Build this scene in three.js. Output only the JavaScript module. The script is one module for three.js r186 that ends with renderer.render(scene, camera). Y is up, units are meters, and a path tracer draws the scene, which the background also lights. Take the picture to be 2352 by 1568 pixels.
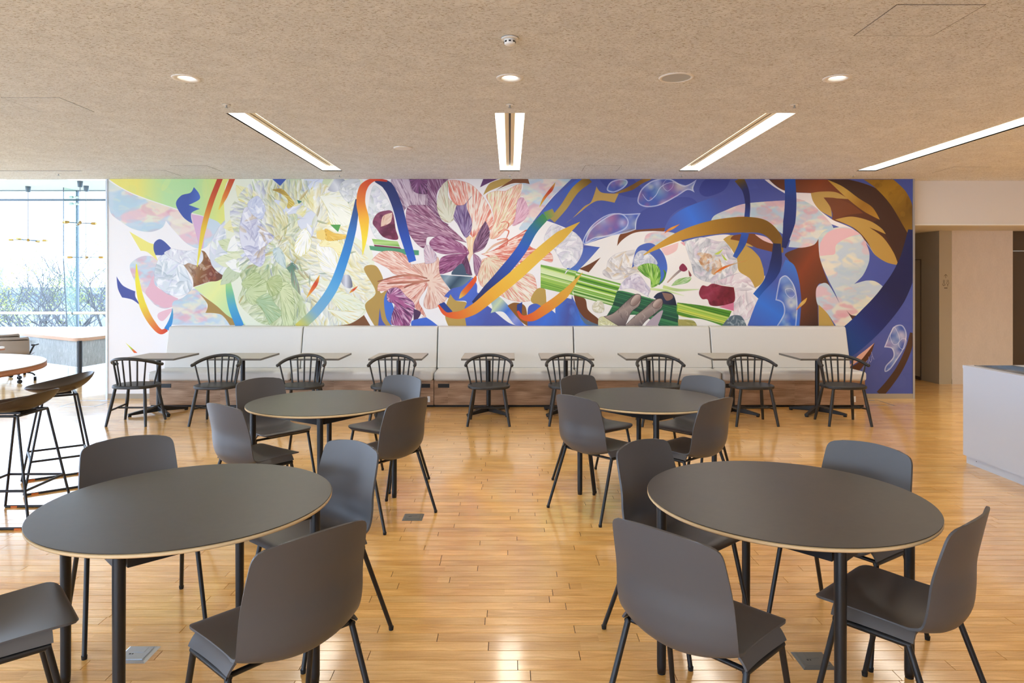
import * as THREE from 'three';
import { RoundedBoxGeometry } from 'three/addons/geometries/RoundedBoxGeometry.js';
import { mergeGeometries } from 'three/addons/utils/BufferGeometryUtils.js';
import { RectAreaLightUniformsLib } from 'three/addons/lights/RectAreaLightUniformsLib.js';

// ---------------------------------------------------------------- camera, sky, exposure
RectAreaLightUniformsLib.init();
const scene = new THREE.Scene();
const camera = new THREE.PerspectiveCamera(53.13, 2352 / 1568, 0.1, 300);   // 24 mm lens, shifted down so that uprights stay upright
camera.position.set(0, 1.6, 0);
camera.setViewOffset(2352, 1568, 5, 134, 2352, 1568);
const renderer = new THREE.WebGLRenderer({ antialias: true });
renderer.toneMapping = THREE.LinearToneMapping;
renderer.toneMappingExposure = 0.8;
renderer.shadowMap.enabled = true;
scene.background = new THREE.Color().setRGB(5.7, 7.2, 9.4);               // bright overcast sky
const LAMP = { linear: 8.5, cove: 8, spot: 9, tint: [0.99, 0.945, 0.84] };

// ---------------------------------------------------------------- helpers
function rng(seed) { let s = seed >>> 0; return () => { s = (s + 0x6d2b79f5) | 0; let t = Math.imul(s ^ (s >>> 15), 1 | s); t = (t + Math.imul(t ^ (t >>> 7), 61 | t)) ^ t; return ((t ^ (t >>> 14)) >>> 0) / 4294967296; }; }
const V = (x, y, z) => new THREE.Vector3(x, y, z);
const taken = {};
function numbered(n) { taken[n] = (taken[n] ?? -1) + 1; return taken[n] ? n + '_' + String(taken[n]).padStart(3, '0') : n; }
function shade(o) { o.traverse((c) => { if (c.isMesh) { c.castShadow = true; c.receiveShadow = true; } }); }
function thing(name, label, category, [x, y, z] = [0, 0, 0], turn = 0, group) {
  const o = new THREE.Group(); o.name = numbered(name); o.position.set(x, y, z); o.rotation.y = turn;
  o.userData = { label, category }; if (group) o.userData.group = group;
  scene.add(o); return o;
}
function obj(name, geo, mat, parent) {
  const m = new THREE.Mesh(Array.isArray(geo) ? merge(geo) : geo, mat);
  m.name = parent ? name : numbered(name); m.castShadow = m.receiveShadow = true;
  (parent ?? scene).add(m); return m;
}
function struct(name, geo, mat, label) { const m = obj(name, geo, mat); m.userData = { kind: 'structure', label, category: name.split('_')[0] }; return m; }
function tag(m, label, category, group) { m.userData = { label, category }; if (group) m.userData.group = group; return m; }
function copyOf(root, label, [x, y, z], turn) {
  const r = root.clone(); r.name = numbered(root.name.replace(/_\d{3}$/, '')); r.position.set(x, y, z); r.rotation.y = turn;
  r.userData = { ...root.userData, label }; scene.add(r); return r;
}
function merge(list) {
  return mergeGeometries(list.map((g) => { const n = g.index ? g.toNonIndexed() : g; if (!n.attributes.uv) n.setAttribute('uv', new THREE.Float32BufferAttribute(new Float32Array(n.attributes.position.count * 2), 2)); for (const k of Object.keys(n.attributes)) if (!['position', 'normal', 'uv'].includes(k)) n.deleteAttribute(k); return n; }));
}
const box = (w, h, d, x = 0, y = 0, z = 0) => new THREE.BoxGeometry(w, h, d).translate(x, y, z);
const span = (x0, x1, y0, y1, z0, z1) => box(x1 - x0, y1 - y0, z1 - z0, (x0 + x1) / 2, (y0 + y1) / 2, (z0 + z1) / 2);
const rbox = (w, h, d, r, x = 0, y = 0, z = 0, s = 3) => new RoundedBoxGeometry(w, h, d, s, r).translate(x, y, z);
function rod(a, b, r0, r1 = r0, seg = 14) {                                  // tapered round bar from a to b
  const d = b.clone().sub(a), g = new THREE.CylinderGeometry(r1, r0, d.length(), seg);
  g.applyQuaternion(new THREE.Quaternion().setFromUnitVectors(V(0, 1, 0), d.normalize()));
  return g.translate((a.x + b.x) / 2, (a.y + b.y) / 2, (a.z + b.z) / 2);
}
const tube = (pts, r, seg = 40, rad = 10, closed = false, tension = 0.5) => new THREE.TubeGeometry(new THREE.CatmullRomCurve3(pts, closed, 'catmullrom', tension), seg, r, rad, closed);
const disc = (r, h, x, y, z, seg = 32, r2 = r) => new THREE.CylinderGeometry(r2, r, h, seg).translate(x, y, z);
const lathe = (pts, seg = 32) => new THREE.LatheGeometry(pts.map(([x, y]) => new THREE.Vector2(x, y)), seg);
function uvMetres(g, sx = 1, sy = 1, ox = 0, oy = 0) {                        // box-mapped uv in metres
  const p = g.attributes.position, n = g.attributes.normal, uv = new Float32Array(p.count * 2);
  for (let i = 0; i < p.count; i++) {
    const ax = Math.abs(n.getX(i)), ay = Math.abs(n.getY(i)), az = Math.abs(n.getZ(i));
    const [u, v] = ay >= ax && ay >= az ? [p.getX(i), p.getZ(i)] : ax > az ? [p.getZ(i), p.getY(i)] : [p.getX(i), p.getY(i)];
    uv[2 * i] = u * sx + ox; uv[2 * i + 1] = v * sy + oy;
  }
  g.setAttribute('uv', new THREE.BufferAttribute(uv, 2)); return g;
}
// a thickened sheet: f(u, v) -> Vector3 on the middle surface
function sheet(f, nu, nv, t) {
  const pos = [], nor = [], idx = [], e = 1e-3, P = [], N = [];
  for (let j = 0; j <= nv; j++) for (let i = 0; i <= nu; i++) {
    const u = i / nu, v = j / nv, p = f(u, v);
    const du = f(Math.min(1, u + e), v).sub(f(Math.max(0, u - e), v)), dv = f(u, Math.min(1, v + e)).sub(f(u, Math.max(0, v - e)));
    P.push(p); N.push(du.cross(dv).normalize());
  }
  const W = nu + 1, M = W * (nv + 1);
  for (const s of [1, -1]) for (let k = 0; k < M; k++) { const q = P[k].clone().addScaledVector(N[k], s * t / 2); pos.push(q.x, q.y, q.z); nor.push(N[k].x * s, N[k].y * s, N[k].z * s); }
  for (let j = 0; j < nv; j++) for (let i = 0; i < nu; i++) { const a = j * W + i, b = a + 1, c = a + W, d = c + 1; idx.push(a, b, d, a, d, c, M + a, M + d, M + b, M + a, M + c, M + d); }
  const edge = [];
  for (let i = 0; i <= nu; i++) edge.push(i);
  for (let j = 1; j <= nv; j++) edge.push(j * W + nu);
  for (let i = nu - 1; i >= 0; i--) edge.push(nv * W + i);
  for (let j = nv - 1; j >= 1; j--) edge.push(j * W);
  for (let k = 0; k < edge.length; k++) {
    const a = edge[k], b = edge[(k + 1) % edge.length], base = pos.length / 3, out = P[b].clone().sub(P[a]).cross(N[a]).normalize();
    for (const q of [a, b, M + a, M + b]) { pos.push(pos[3 * q], pos[3 * q + 1], pos[3 * q + 2]); nor.push(out.x, out.y, out.z); }
    idx.push(base, base + 2, base + 1, base + 1, base + 2, base + 3);
  }
  const g = new THREE.BufferGeometry();
  g.setAttribute('position', new THREE.Float32BufferAttribute(pos, 3)); g.setAttribute('normal', new THREE.Float32BufferAttribute(nor, 3)); g.setIndex(idx);
  return g;
}
function lerpTable(tab, v) { for (let k = 1; k < tab.length; k++) if (v <= tab[k][0]) { const a = tab[k - 1], b = tab[k], t = (v - a[0]) / (b[0] - a[0]); return a.map((x, i) => x + (b[i] - x) * t); } return tab[tab.length - 1]; }

// ---------------------------------------------------------------- textures
function canvas(w, h, draw) { const c = document.createElement('canvas'); c.width = w; c.height = h; draw(c.getContext('2d'), w, h); return c; }
function tex(c, repeat = [1, 1], srgb = true) {
  const t = new THREE.CanvasTexture(c); t.wrapS = t.wrapT = THREE.RepeatWrapping; t.repeat.set(...repeat); t.magFilter = THREE.LinearFilter;
  if (srgb) t.colorSpace = THREE.SRGBColorSpace; return t;
}
function valueNoise(seed, n) {                                               // periodic over n cells
  const r = rng(seed), g = Array.from({ length: n * n }, r), s = (t) => t * t * (3 - 2 * t);
  return (x, y) => { const xi = Math.floor(x), yi = Math.floor(y), fx = s(x - xi), fy = s(y - yi), m = (a) => ((a % n) + n) % n, G = (a, b) => g[m(b) * n + m(a)];
    return (G(xi, yi) * (1 - fx) + G(xi + 1, yi) * fx) * (1 - fy) + (G(xi, yi + 1) * (1 - fx) + G(xi + 1, yi + 1) * fx) * fy; };
}
function grain(w, h, seed, base, amp, fx, fy, streak) {                       // wood figure running along x
  return canvas(w, h, (c) => {
    const im = c.createImageData(w, h), a = valueNoise(seed, 64), b = valueNoise(seed + 1, 256), d = valueNoise(seed + 2, 16);
    for (let y = 0; y < h; y++) for (let x = 0; x < w; x++) {
      const u = x / w, v = y / h, warp = d(u * 16, v * 16) * 3;
      const k = (a(u * fx, v * 64 + warp) - 0.5) * 0.55 + (b(u * fx * 3, v * 256) - 0.5) * 0.35 + (d(u * 8, v * 8) - 0.5) * 0.6 + (b(u * 256, v * 128) - 0.5) * 0.12;
      const o = 4 * (y * w + x);
      for (let q = 0; q < 3; q++) im.data[o + q] = base[q] + amp * k * streak[q];
      im.data[o + 3] = 255;
    }
    c.putImageData(im, 0, 0);
  });
}
const mapleTex = tex(grain(1024, 512, 5, [236, 183, 104], 46, 8, 64, [0.8, 1, 1.1]), [1 / 1.2, 1 / 0.45]);
const walnutTex = tex(grain(1024, 512, 9, [170, 136, 106], 62, 6, 64, [1, 1, 1]), [1 / 1.5, 1 / 0.4]);
const paleOakTex = tex(grain(512, 512, 15, [205, 196, 186], 34, 8, 64, [1, 1, 1]), [1, 1]);
const plyTex = tex(canvas(64, 64, (c) => { for (let i = 0; i < 8; i++) { c.fillStyle = i % 2 ? '#d9b98c' : '#e6cda4'; c.fillRect(0, i * 8, 64, 8); } }), [3, 1]);
function speckle(n, seed, base, amp, cells = 128) {
  return canvas(n, n, (c) => { const im = c.createImageData(n, n), a = valueNoise(seed, cells), b = valueNoise(seed + 3, 16); for (let i = 0; i < n * n; i++) { const x = i % n, y = (i / n) | 0, k = (a(x / n * cells, y / n * cells) - 0.5) + (b(x / n * 16, y / n * 16) - 0.5) * 0.7; for (let q = 0; q < 3; q++) im.data[4 * i + q] = base[q] + amp * k; im.data[4 * i + 3] = 255; } c.putImageData(im, 0, 0); });
}
const ceilingTex = tex(canvas(2048, 2048, (c, w, h) => {                      // fissured mineral boards
  c.drawImage(speckle(512, 31, [231, 234, 237], 14, 128), 0, 0, w, h);
  const r = rng(77); c.lineCap = 'round';
  for (let i = 0; i < 14000; i++) {
    const x = r() * w, y = r() * h, l = 2 + r() * r() * 28, t = (r() - 0.5) * 0.9, k = 0.15 + r() * 0.5;
    c.strokeStyle = `rgba(${105 + r() * 30},${88 + r() * 26},${70 + r() * 24},${k})`; c.lineWidth = 1 + r() * 2;
    for (const [ox, oy] of [[0, 0], [x > w - 60 ? -w : 0, 0]]) { c.beginPath(); c.moveTo(x + ox, y + oy); c.quadraticCurveTo(x + ox + l / 2, y + oy + (r() - 0.5) * 8, x + ox + l * Math.cos(t), y + oy + l * Math.sin(t) * 0.6); c.stroke(); }
  }
}), [1 / 1.8, 1 / 1.8]);
const linoTex = tex(speckle(512, 41, [128, 124, 116], 9, 96), [1.3, 1.3]);
const plasterTex = tex(speckle(256, 44, [232, 222, 210], 6, 128), [1, 1]);
const concreteTex = tex(canvas(512, 512, (c) => { const r = rng(4); c.fillStyle = '#a9b1b4'; c.fillRect(0, 0, 512, 512); for (let i = 0; i < 900; i++) { c.strokeStyle = `rgba(${r() > 0.5 ? '225,232,235' : '110,120,125'},${0.05 + r() * 0.12})`; c.lineWidth = 3 + r() * 14; const x = r() * 512, y = r() * 512; c.beginPath(); c.moveTo(x, y); c.lineTo(x + (r() - 0.5) * 30, y + 20 + r() * 60); c.stroke(); } }), [1.4, 1.4]);
const floorBump = tex(speckle(512, 51, [128, 128, 128], 60, 24), [0.9, 0.9], false);

// ---------------------------------------------------------------- materials
const std = (o) => new THREE.MeshStandardMaterial(o), phy = (o) => new THREE.MeshPhysicalMaterial(o);
const M = {
  floor: phy({ map: mapleTex, vertexColors: true, roughness: 0.3, clearcoat: 1, clearcoatRoughness: 0.12, bumpMap: floorBump, bumpScale: 0.00035 }),
  joint: std({ color: '#2e1c0c', roughness: 0.8 }),
  ceiling: std({ map: ceilingTex, roughness: 0.95, bumpMap: ceilingTex, bumpScale: 0.0012 }),
  smoothCeiling: std({ color: '#e3e4e2', roughness: 0.9 }),
  plaster: std({ map: plasterTex, roughness: 0.9 }),
  whiteWall: std({ color: '#e4e2de', roughness: 0.85 }),
  taupe: std({ color: '#b4ab9a', roughness: 0.6 }),
  taupeMetal: std({ color: '#beb49c', roughness: 0.4 }),
  darkDoor: std({ color: '#5a4d40', roughness: 0.5 }),
  base: std({ color: '#a79c8c', roughness: 0.6 }),
  trim: std({ color: '#b9bcbf', roughness: 0.35, metalness: 0.6 }),
  shell: std({ color: '#525153', roughness: 0.42 }),
  blackSteel: std({ color: '#1d1e21', roughness: 0.4, metalness: 0.2 }),
  rubber: std({ color: '#111112', roughness: 0.7 }),
  lino: std({ map: linoTex, color: '#7c766d', roughness: 0.4 }),
  ply: std({ map: plyTex, roughness: 0.5 }),
  greyTop: std({ color: '#b8b1a8', roughness: 0.45 }),
  greyEdge: std({ color: '#6c675f', roughness: 0.5 }),
  blackWood: std({ color: '#2b2a29', roughness: 0.45 }),
  leather: phy({ color: '#d9d8d4', roughness: 0.5, sheen: 0.2, sheenRoughness: 0.6 }),
  walnut: std({ map: walnutTex, roughness: 0.4 }),
  black: std({ color: '#0d0d0e', roughness: 0.5 }),
  white: std({ color: '#eceef0', roughness: 0.4 }),
  laminate: std({ color: '#ccd5e4', roughness: 0.3 }),
  steel: std({ color: '#9ea3a8', roughness: 0.25, metalness: 0.9 }),
  darkSteel: std({ color: '#55575a', roughness: 0.35, metalness: 0.6 }),
  alu: std({ color: '#b7bdc4', roughness: 0.35, metalness: 0.7 }),
  boxGrey: std({ color: '#6f6d68', roughness: 0.5 }),
  barTop: std({ map: paleOakTex, roughness: 0.3 }),
  barEdge: std({ color: '#a8693a', roughness: 0.45 }),
  stoolShell: std({ color: '#3b3028', roughness: 0.4 }),
  orange: std({ color: '#c8641e', roughness: 0.5 }),
  concrete: std({ map: concreteTex, roughness: 0.7 }),
  whiteTop: std({ color: '#f2f4f6', roughness: 0.15 }),
  officeShell: std({ color: '#8c8178', roughness: 0.5 }),
  brass: std({ color: '#b08a45', roughness: 0.3, metalness: 0.8 }),
  mullion: std({ color: '#65727f', roughness: 0.4, metalness: 0.3 }),
  rail: std({ color: '#d8dadb', roughness: 0.3, metalness: 0.5 }),
  glass: phy({ color: '#ffffff', roughness: 0, transmission: 1, thickness: 0, ior: 1.22 }),
  finGlass: phy({ color: '#f0faf6', roughness: 0.02, transmission: 1, thickness: 0, ior: 1.2 }),
  bulb: phy({ color: '#ffffff', roughness: 0.05, transmission: 1, thickness: 0, ior: 1.4 }),
  glow: std({ color: '#ffffff', emissive: new THREE.Color().setRGB(...LAMP.tint), emissiveIntensity: 5, roughness: 0.8 }),
  glowSpot: std({ color: '#ffffff', emissive: new THREE.Color().setRGB(1, 0.93, 0.8), emissiveIntensity: 4, roughness: 0.8 }),
  reflector: std({ color: '#f4ead6', roughness: 0.5 }),
  creamMetal: std({ color: '#cbb894', roughness: 0.45 }),
  grille: std({ color: '#c2c7cc', roughness: 0.7 }),
  fitting: std({ color: '#f6f6f4', roughness: 0.5 }),
  ink: std({ color: '#4c4028', roughness: 0.7 }),
  bark: std({ color: '#56565a', roughness: 0.9 }),
  leaf: phy({ color: '#a3b04c', roughness: 0.9, transmission: 0.35, thickness: 0, side: THREE.DoubleSide }),
  facade: std({ color: '#8e969c', roughness: 0.9 }),
  facadeBand: std({ color: '#5e6c76', roughness: 0.6 }),
  ground: std({ color: '#8f9484', roughness: 0.95 }),
};
// ---------------------------------------------------------------- the mural: flat print on the back wall, drawn in its own plane
function paintMural(c) {
  const r = rng(2024), mix = (a, b, t) => a.map((x, i) => x + (b[i] - x) * t), css = (a, k = 1) => `rgba(${a.map((x) => Math.round(Math.max(0, Math.min(255, x)))).join(',')},${k})`;
  const hex = (h) => [1, 3, 5].map((i) => parseInt(h.slice(i, i + 2), 16));
  let ox = 0, oy = 0, sc = 1;
  const frame = (x, y, s) => { ox = x; oy = y; sc = s; };
  const A = () => frame(0, 380, 3.92), B = () => frame(550, 390, 4.126), C = () => frame(950, 390, 4.126), D = () => frame(1300, 390, 4.126), E = () => frame(1680, 390, 2.904);
  const pts = (s) => s.trim().split(/\s+/).map((q) => { const k = q.endsWith('!'), [x, y] = (k ? q.slice(0, -1) : q).split(',').map(Number); return { x: ox + x / sc, y: oy + y / sc, k }; });
  function outline(s) {                                                       // smooth closed outline, ! marks a corner
    const p = pts(s), n = p.length, path = new Path2D(); path.moveTo(p[0].x, p[0].y);
    for (let i = 0; i < n; i++) { const a = p[(i + n - 1) % n], b = p[i], d = p[(i + 1) % n], e = p[(i + 2) % n], k = 1 / 6;
      path.bezierCurveTo(b.x + (b.k ? 0 : (d.x - a.x) * k), b.y + (b.k ? 0 : (d.y - a.y) * k), d.x - (d.k ? 0 : (e.x - b.x) * k), d.y - (d.k ? 0 : (e.y - b.y) * k), d.x, d.y); }
    path.closePath();
    let x0 = 1e9, y0 = 1e9, x1 = -1e9, y1 = -1e9; for (const q of p) { x0 = Math.min(x0, q.x); x1 = Math.max(x1, q.x); y0 = Math.min(y0, q.y); y1 = Math.max(y1, q.y); }
    return { path, p, x0, y0, x1, y1 };
  }
  function fill(s, col, col2, dir) {
    const o = outline(s); if (!col2) c.fillStyle = col; else { const [ax, ay, bx, by] = dir ?? [0, 0, 1, 1], w = o.x1 - o.x0, h = o.y1 - o.y0, g = c.createLinearGradient(o.x0 + ax * w, o.y0 + ay * h, o.x0 + bx * w, o.y0 + by * h); [].concat(col, col2).forEach((q, i, l) => g.addColorStop(i / (l.length - 1), q)); c.fillStyle = g; }
    c.fill(o.path); return o;
  }
  function within(o, draw) { c.save(); c.clip(o.path); draw(o); c.restore(); }
  function brush(o, cols, n, size, k = 0.25) { within(o, () => { for (let i = 0; i < n; i++) { c.fillStyle = css(hex(cols[(r() * cols.length) | 0]), k * (0.4 + r() * 0.6)); c.beginPath(); c.ellipse(o.x0 + r() * (o.x1 - o.x0), o.y0 + r() * (o.y1 - o.y0), size * (0.4 + r()), size * (0.2 + r() * 0.5), r() * 3, 0, 7); c.fill(); } }); }
  function cloud(s, seed = 1) { const o = fill(s, '#c6d6e2'); within(o, () => {       // marbled pink, blue and cream
    const w = o.x1 - o.x0, h = o.y1 - o.y0, q = rng(seed * 97 + 5), cols = ['#e9bfc8', '#b7cfe0', '#ece8cc', '#dfa9b6', '#b3d0dd', '#efe9d6'];
    c.filter = 'blur(3px)'; for (let i = 0; i < 60; i++) { const x = o.x0 + q() * w, y = o.y0 + q() * h, s2 = (6 + q() * 22) * Math.max(0.6, Math.min(1.4, w / 130)), col = cols[(q() * 6) | 0]; c.fillStyle = css(hex(col), 0.4 + q() * 0.4); c.beginPath(); let a = q() * 6; c.moveTo(x + s2, y); for (let k = 0; k < 6; k++) { a += 0.7 + q() * 0.6; c.quadraticCurveTo(x + s2 * 1.2 * Math.cos(a - 0.4), y + s2 * 0.6 * Math.sin(a - 0.4), x + s2 * (0.4 + q()) * Math.cos(a), y + s2 * (0.3 + q() * 0.5) * Math.sin(a)); } c.fill(); }
    for (let i = 0; i < 90; i++) { c.strokeStyle = css(hex(cols[(q() * 6) | 0]), 0.35); c.lineWidth = 1 + q() * 4; const x = o.x0 + q() * w, y = o.y0 + q() * h; c.beginPath(); c.moveTo(x, y); c.quadraticCurveTo(x + 8 * q(), y - 6 * q(), x + 10 + 14 * q(), y + (q() - 0.5) * 14); c.stroke(); } c.filter = 'none'; }); return o; }
  function petal(s, base, vein, root, o2 = {}) {                              // filled petal with veins running out from its root
    const o = fill(s, css(hex(base))), rx = ox + root[0] / sc, ry = oy + root[1] / sc, n = o2.n ?? 46, k = o2.k ?? 0.5;
    within(o, () => {
      const g = c.createRadialGradient(rx, ry, 1, rx, ry, o2.reach ?? 60); g.addColorStop(0, css(hex(o2.core ?? base), 0.9)); g.addColorStop(1, css(hex(o2.core ?? base), 0)); c.fillStyle = g; c.fillRect(o.x0 - 5, o.y0 - 5, o.x1 - o.x0 + 10, o.y1 - o.y0 + 10);
      const L = o.p.length, edge = (t) => { const i = Math.floor(t * L) % L, j = (i + 1) % L, f = t * L - Math.floor(t * L); return [o.p[i].x + (o.p[j].x - o.p[i].x) * f, o.p[i].y + (o.p[j].y - o.p[i].y) * f]; };
      const vs = [].concat(vein), size = Math.max(o.x1 - o.x0, o.y1 - o.y0), m = Math.round(n * (0.8 + size / 55));
      for (let i = 0; i < m; i++) { const [ex, ey] = edge(r()), bend = (r() - 0.5) * 7, mx = (rx + ex) / 2 - (ey - ry) / 40 * bend * 0.4, my = (ry + ey) / 2 + (ex - rx) / 40 * bend * 0.4, at = (t) => [(1 - t) * (1 - t) * rx + 2 * t * (1 - t) * mx + t * t * ex, (1 - t) * (1 - t) * ry + 2 * t * (1 - t) * my + t * t * ey];
        for (let q = 0; q < 3; q++) { const t0 = 0.1 + 0.88 * Math.sqrt(r()), dt = (9 + r() * 30) / Math.max(20, Math.hypot(ex - rx, ey - ry)), A0 = at(t0), A1 = at(t0 + dt), w = (0.5 + r() * (o2.w ?? 1.5)) * 0.5, dx = A1[0] - A0[0], dy = A1[1] - A0[1], dl = Math.hypot(dx, dy) || 1, nx = -dy / dl * w, ny = dx / dl * w, M0 = [(A0[0] + A1[0]) / 2, (A0[1] + A1[1]) / 2];
          c.fillStyle = css(hex(vs[(r() * vs.length) | 0]), k * (0.5 + r() * 0.6)); c.beginPath(); c.moveTo(...A0); c.quadraticCurveTo(M0[0] + nx * 2, M0[1] + ny * 2, ...A1); c.quadraticCurveTo(M0[0] - nx * 2, M0[1] - ny * 2, ...A0); c.fill(); } }
    });
    c.strokeStyle = css(hex(o2.rim ?? [].concat(vein)[0]), o2.line ?? 0.5); c.lineWidth = 0.7; c.stroke(o.path); return o;
  }
  function ribbon(s, widths, cols) {                                          // flat band along a curve; colours run along it
    const P = pts(s), cv = new THREE.CatmullRomCurve3(P.map((p) => V(p.x, p.y, 0))), n = 90; const at = (l, t) => { const f = t * (l.length - 1), i = Math.min(l.length - 2, Math.floor(f)); return typeof l[0] === 'number' ? l[i] + (l[i + 1] - l[i]) * (f - i) : mix(l[i], l[i + 1], f - i); }, rgb = cols.map(hex);
    const side = Array.from({ length: n + 1 }, (_, i) => { const p = cv.getPoint(i / n), d = cv.getTangent(i / n), w = at(widths, i / n) / sc / 2; return [p.x - d.y * w, p.y + d.x * w, p.x + d.y * w, p.y - d.x * w]; });
    for (let i = 0; i < n; i++) { const a = side[i], b = side[i + 1]; c.fillStyle = c.strokeStyle = css(at(rgb, (i + 0.5) / n)); c.lineWidth = 0.35; c.beginPath(); c.moveTo(a[0], a[1]); c.lineTo(b[0], b[1]); c.lineTo(b[2], b[3]); c.lineTo(a[2], a[3]); c.closePath(); c.fill(); c.stroke(); }
  }
  function bubble(s, cols) { const o = outline(s); within(o, () => { const w = o.x1 - o.x0, h = o.y1 - o.y0; c.fillStyle = 'rgba(60,96,190,0.55)'; c.fill(o.path); for (let i = 0; i < 26; i++) { const x = o.x0 + r() * w, y = o.y0 + r() * h, q = 5 + r() * Math.min(w, h) * 0.35, g = c.createRadialGradient(x, y, 0, x, y, q), col = hex(cols[(r() * cols.length) | 0]); g.addColorStop(0, css(col, 0.6)); g.addColorStop(1, css(col, 0)); c.fillStyle = g; c.fillRect(x - q, y - q, 2 * q, 2 * q); } c.strokeStyle = 'rgba(225,232,245,0.55)'; c.lineWidth = 5; c.stroke(o.path); }); c.strokeStyle = 'rgba(230,236,248,0.75)'; c.lineWidth = 0.8; c.stroke(o.path); return o; }
  function fold(x, y, l, w, an, lite, dark, k = 0.9) {                       // one soft pleat: pale crest to darker valley
    const ux = Math.cos(an), uy = Math.sin(an), vx = -uy, vy = ux, g = c.createLinearGradient(x - vx * w, y - vy * w, x + vx * w, y + vy * w); g.addColorStop(0, css(lite, 0)); g.addColorStop(0.25, css(lite, k)); g.addColorStop(0.62, css(mix(lite, dark, 0.55), k * 0.9)); g.addColorStop(0.8, css(dark, k)); g.addColorStop(0.84, css(dark, 0));
    c.fillStyle = g; c.beginPath(); c.moveTo(x - ux * l / 2, y - uy * l / 2); c.quadraticCurveTo(x - vx * w * 1.6, y - vy * w * 1.6, x + ux * l / 2, y + uy * l / 2); c.quadraticCurveTo(x + vx * w * 1.3, y + vy * w * 1.3, x - ux * l / 2, y - uy * l / 2); c.fill();
  }
  function crumple(s, base, cols, n = 40) {
    const o = fill(s, base); within(o, () => { const w = o.x1 - o.x0, h = o.y1 - o.y0, cx = (o.x0 + o.x1) / 2, cy = (o.y0 + o.y1) / 2, z = Math.min(1.5, Math.max(0.45, Math.min(w, h) / 46));
      for (let i = 0; i < n * 2; i++) { const x = o.x0 + r() * w, y = o.y0 + r() * h, d = hex(cols[(r() * cols.length) | 0]), t = i / (n * 2); fold(x, y, (14 + r() * 26) * z * (1 - t * 0.4), (2.5 + r() * 6) * z * (1 - t * 0.4), Math.atan2(y - cy, x - cx) + 0.9 + (r() - 0.5) * 1.8, mix(d, [252, 252, 252], 0.6), d, 0.7); } });
    c.strokeStyle = 'rgba(150,150,172,0.45)'; c.lineWidth = 0.6; c.stroke(o.path); return o;
  }
  const CR = ['#c3c5d2', '#dcdce6', '#a9abbd', '#f4f4f6', '#c8cfd2', '#b7b4c9'];
  const PEARL = ['#e4e6c2', '#8fc6d8', '#a25a9a', '#5a6fd0', '#d8dcf0', '#3b57b8', '#c07a98'];

  // ground
  c.fillStyle = '#efedee'; c.fillRect(240, 400, 1870, 520);
  // --- left end: yellow and green sweep, marbled clouds
  A(); { const o = fill('975,118! 2700,118! 2700,560 2200,640 1900,480 1600,392 1250,272 1080,190', '#e6de76', ['#e9e07c', '#b9dfa2', '#b4dca0', '#dfe27e'], [0, 0, 0.6, 0.05]); brush(o, ['#d8e08a', '#b0dca4', '#efe58a'], 60, 16, 0.25); }
  cloud('975,135! 1080,200 1250,282 1600,400! 1950,500 1960,600 1840,745 1700,715 1580,600 1493,497! 1460,560 1350,598 1200,572 1080,500 1000,432 975,330!', 3);
  fill('1720,440! 1850,470 1850,560 1830,740! 1800,740 1750,560', '#d7b0cf');
  cloud('1170,930 1200,860 1300,815 1400,840 1440,950 1420,1100 1560,1190 1600,1240! 1500,1290 1400,1260 1300,1150 1240,1090', 8);
  fill('1310,1150 1340,1080 1385,980! 1400,1080 1520,1160 1605,1200! 1560,1270 1480,1280 1380,1230', '#e3b5c4');
  cloud('1560,1230 1650,1190 1750,1112 1850,1200 1862,1330! 2000,1350 2090,1437! 1545,1437! 1550,1310', 11);
  fill('1545,1290 1430,1330 1425,1380 1470,1400 1540,1320', '#e6bcc8');
  fill('1745,1100! 1900,1045 2040,1000! 2350,980! 2350,1437! 2200,1437! 2060,1370 1950,1270', '#cfe6ae', ['#e4ea9c', '#b9e0a8', '#cfe6c2'], [0, 0, 1, 1]);
  fill('1790,1148! 1950,1265 2060,1362 2210,1440! 2070,1440! 1990,1345 1850,1330! 1868,1250', '#a98746');
  fill('1745,195! 1790,250 1795,305 1700,355! 1800,392! 1722,432 1735,525! 1650,465 1585,350 1630,272 1715,245', '#3f57a6', ['#3f57a6', '#4a6cc0'], [0, 0, 1, 0]);
  fill('1165,595! 1330,690 1395,720 1400,800 1425,865! 1330,782 1268,770!', '#ebe37e');
  fill('1540,745! 1480,685 1432,665 1388,700 1384,760 1402,808! 1470,810!', '#43559f');
  fill('1050,1000! 1110,1085 1218,1135! 1222,1190 1277,1275! 1195,1212 1100,1190! 1062,1110', '#43509c');
  ribbon('1228,890 1240,1060 1290,1270 1370,1420 1450,1500 1505,1480', [6, 40, 62, 56, 44, 30], ['#e6dc30', '#efe33a', '#e9d237', '#e08a35', '#dd4f22', '#c83a20']);
  ribbon('1500,1478 1530,1420 1548,1350 1553,1290', [46, 40, 22, 3], ['#1f78c4', '#2b86cc', '#3b93c8', '#5aa6cc']);
  crumple('1430,835 1500,790 1540,750! 1600,800 1660,900 1700,1000 1732,1090 1690,1150 1600,1178 1500,1155 1420,1080 1390,980', '#d6dfe6', ['#aebfc9', '#e6ebf0', '#8fa3b0', '#c2c6dc', '#f2f4f6'], 46);
  { const o = fill('1640,880! 1720,800 1830,770 1900,860 2042,992! 1960,1040 1880,1050 1740,1097! 1730,1010', '#8a6038', ['#b49a86', '#8a5c30', '#7a3a28', '#6b4630'], [0, 0, 1, 0.3]); brush(o, ['#d8c8b8', '#a8794a', '#5f3826', '#e9e2da', '#c06a40'], 80, 7, 0.5); }
  crumple('1480,795 1560,750! 1680,770 1800,760 1830,840 1780,900 1700,880 1640,890', '#dfe2e8', CR, 24);
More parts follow.
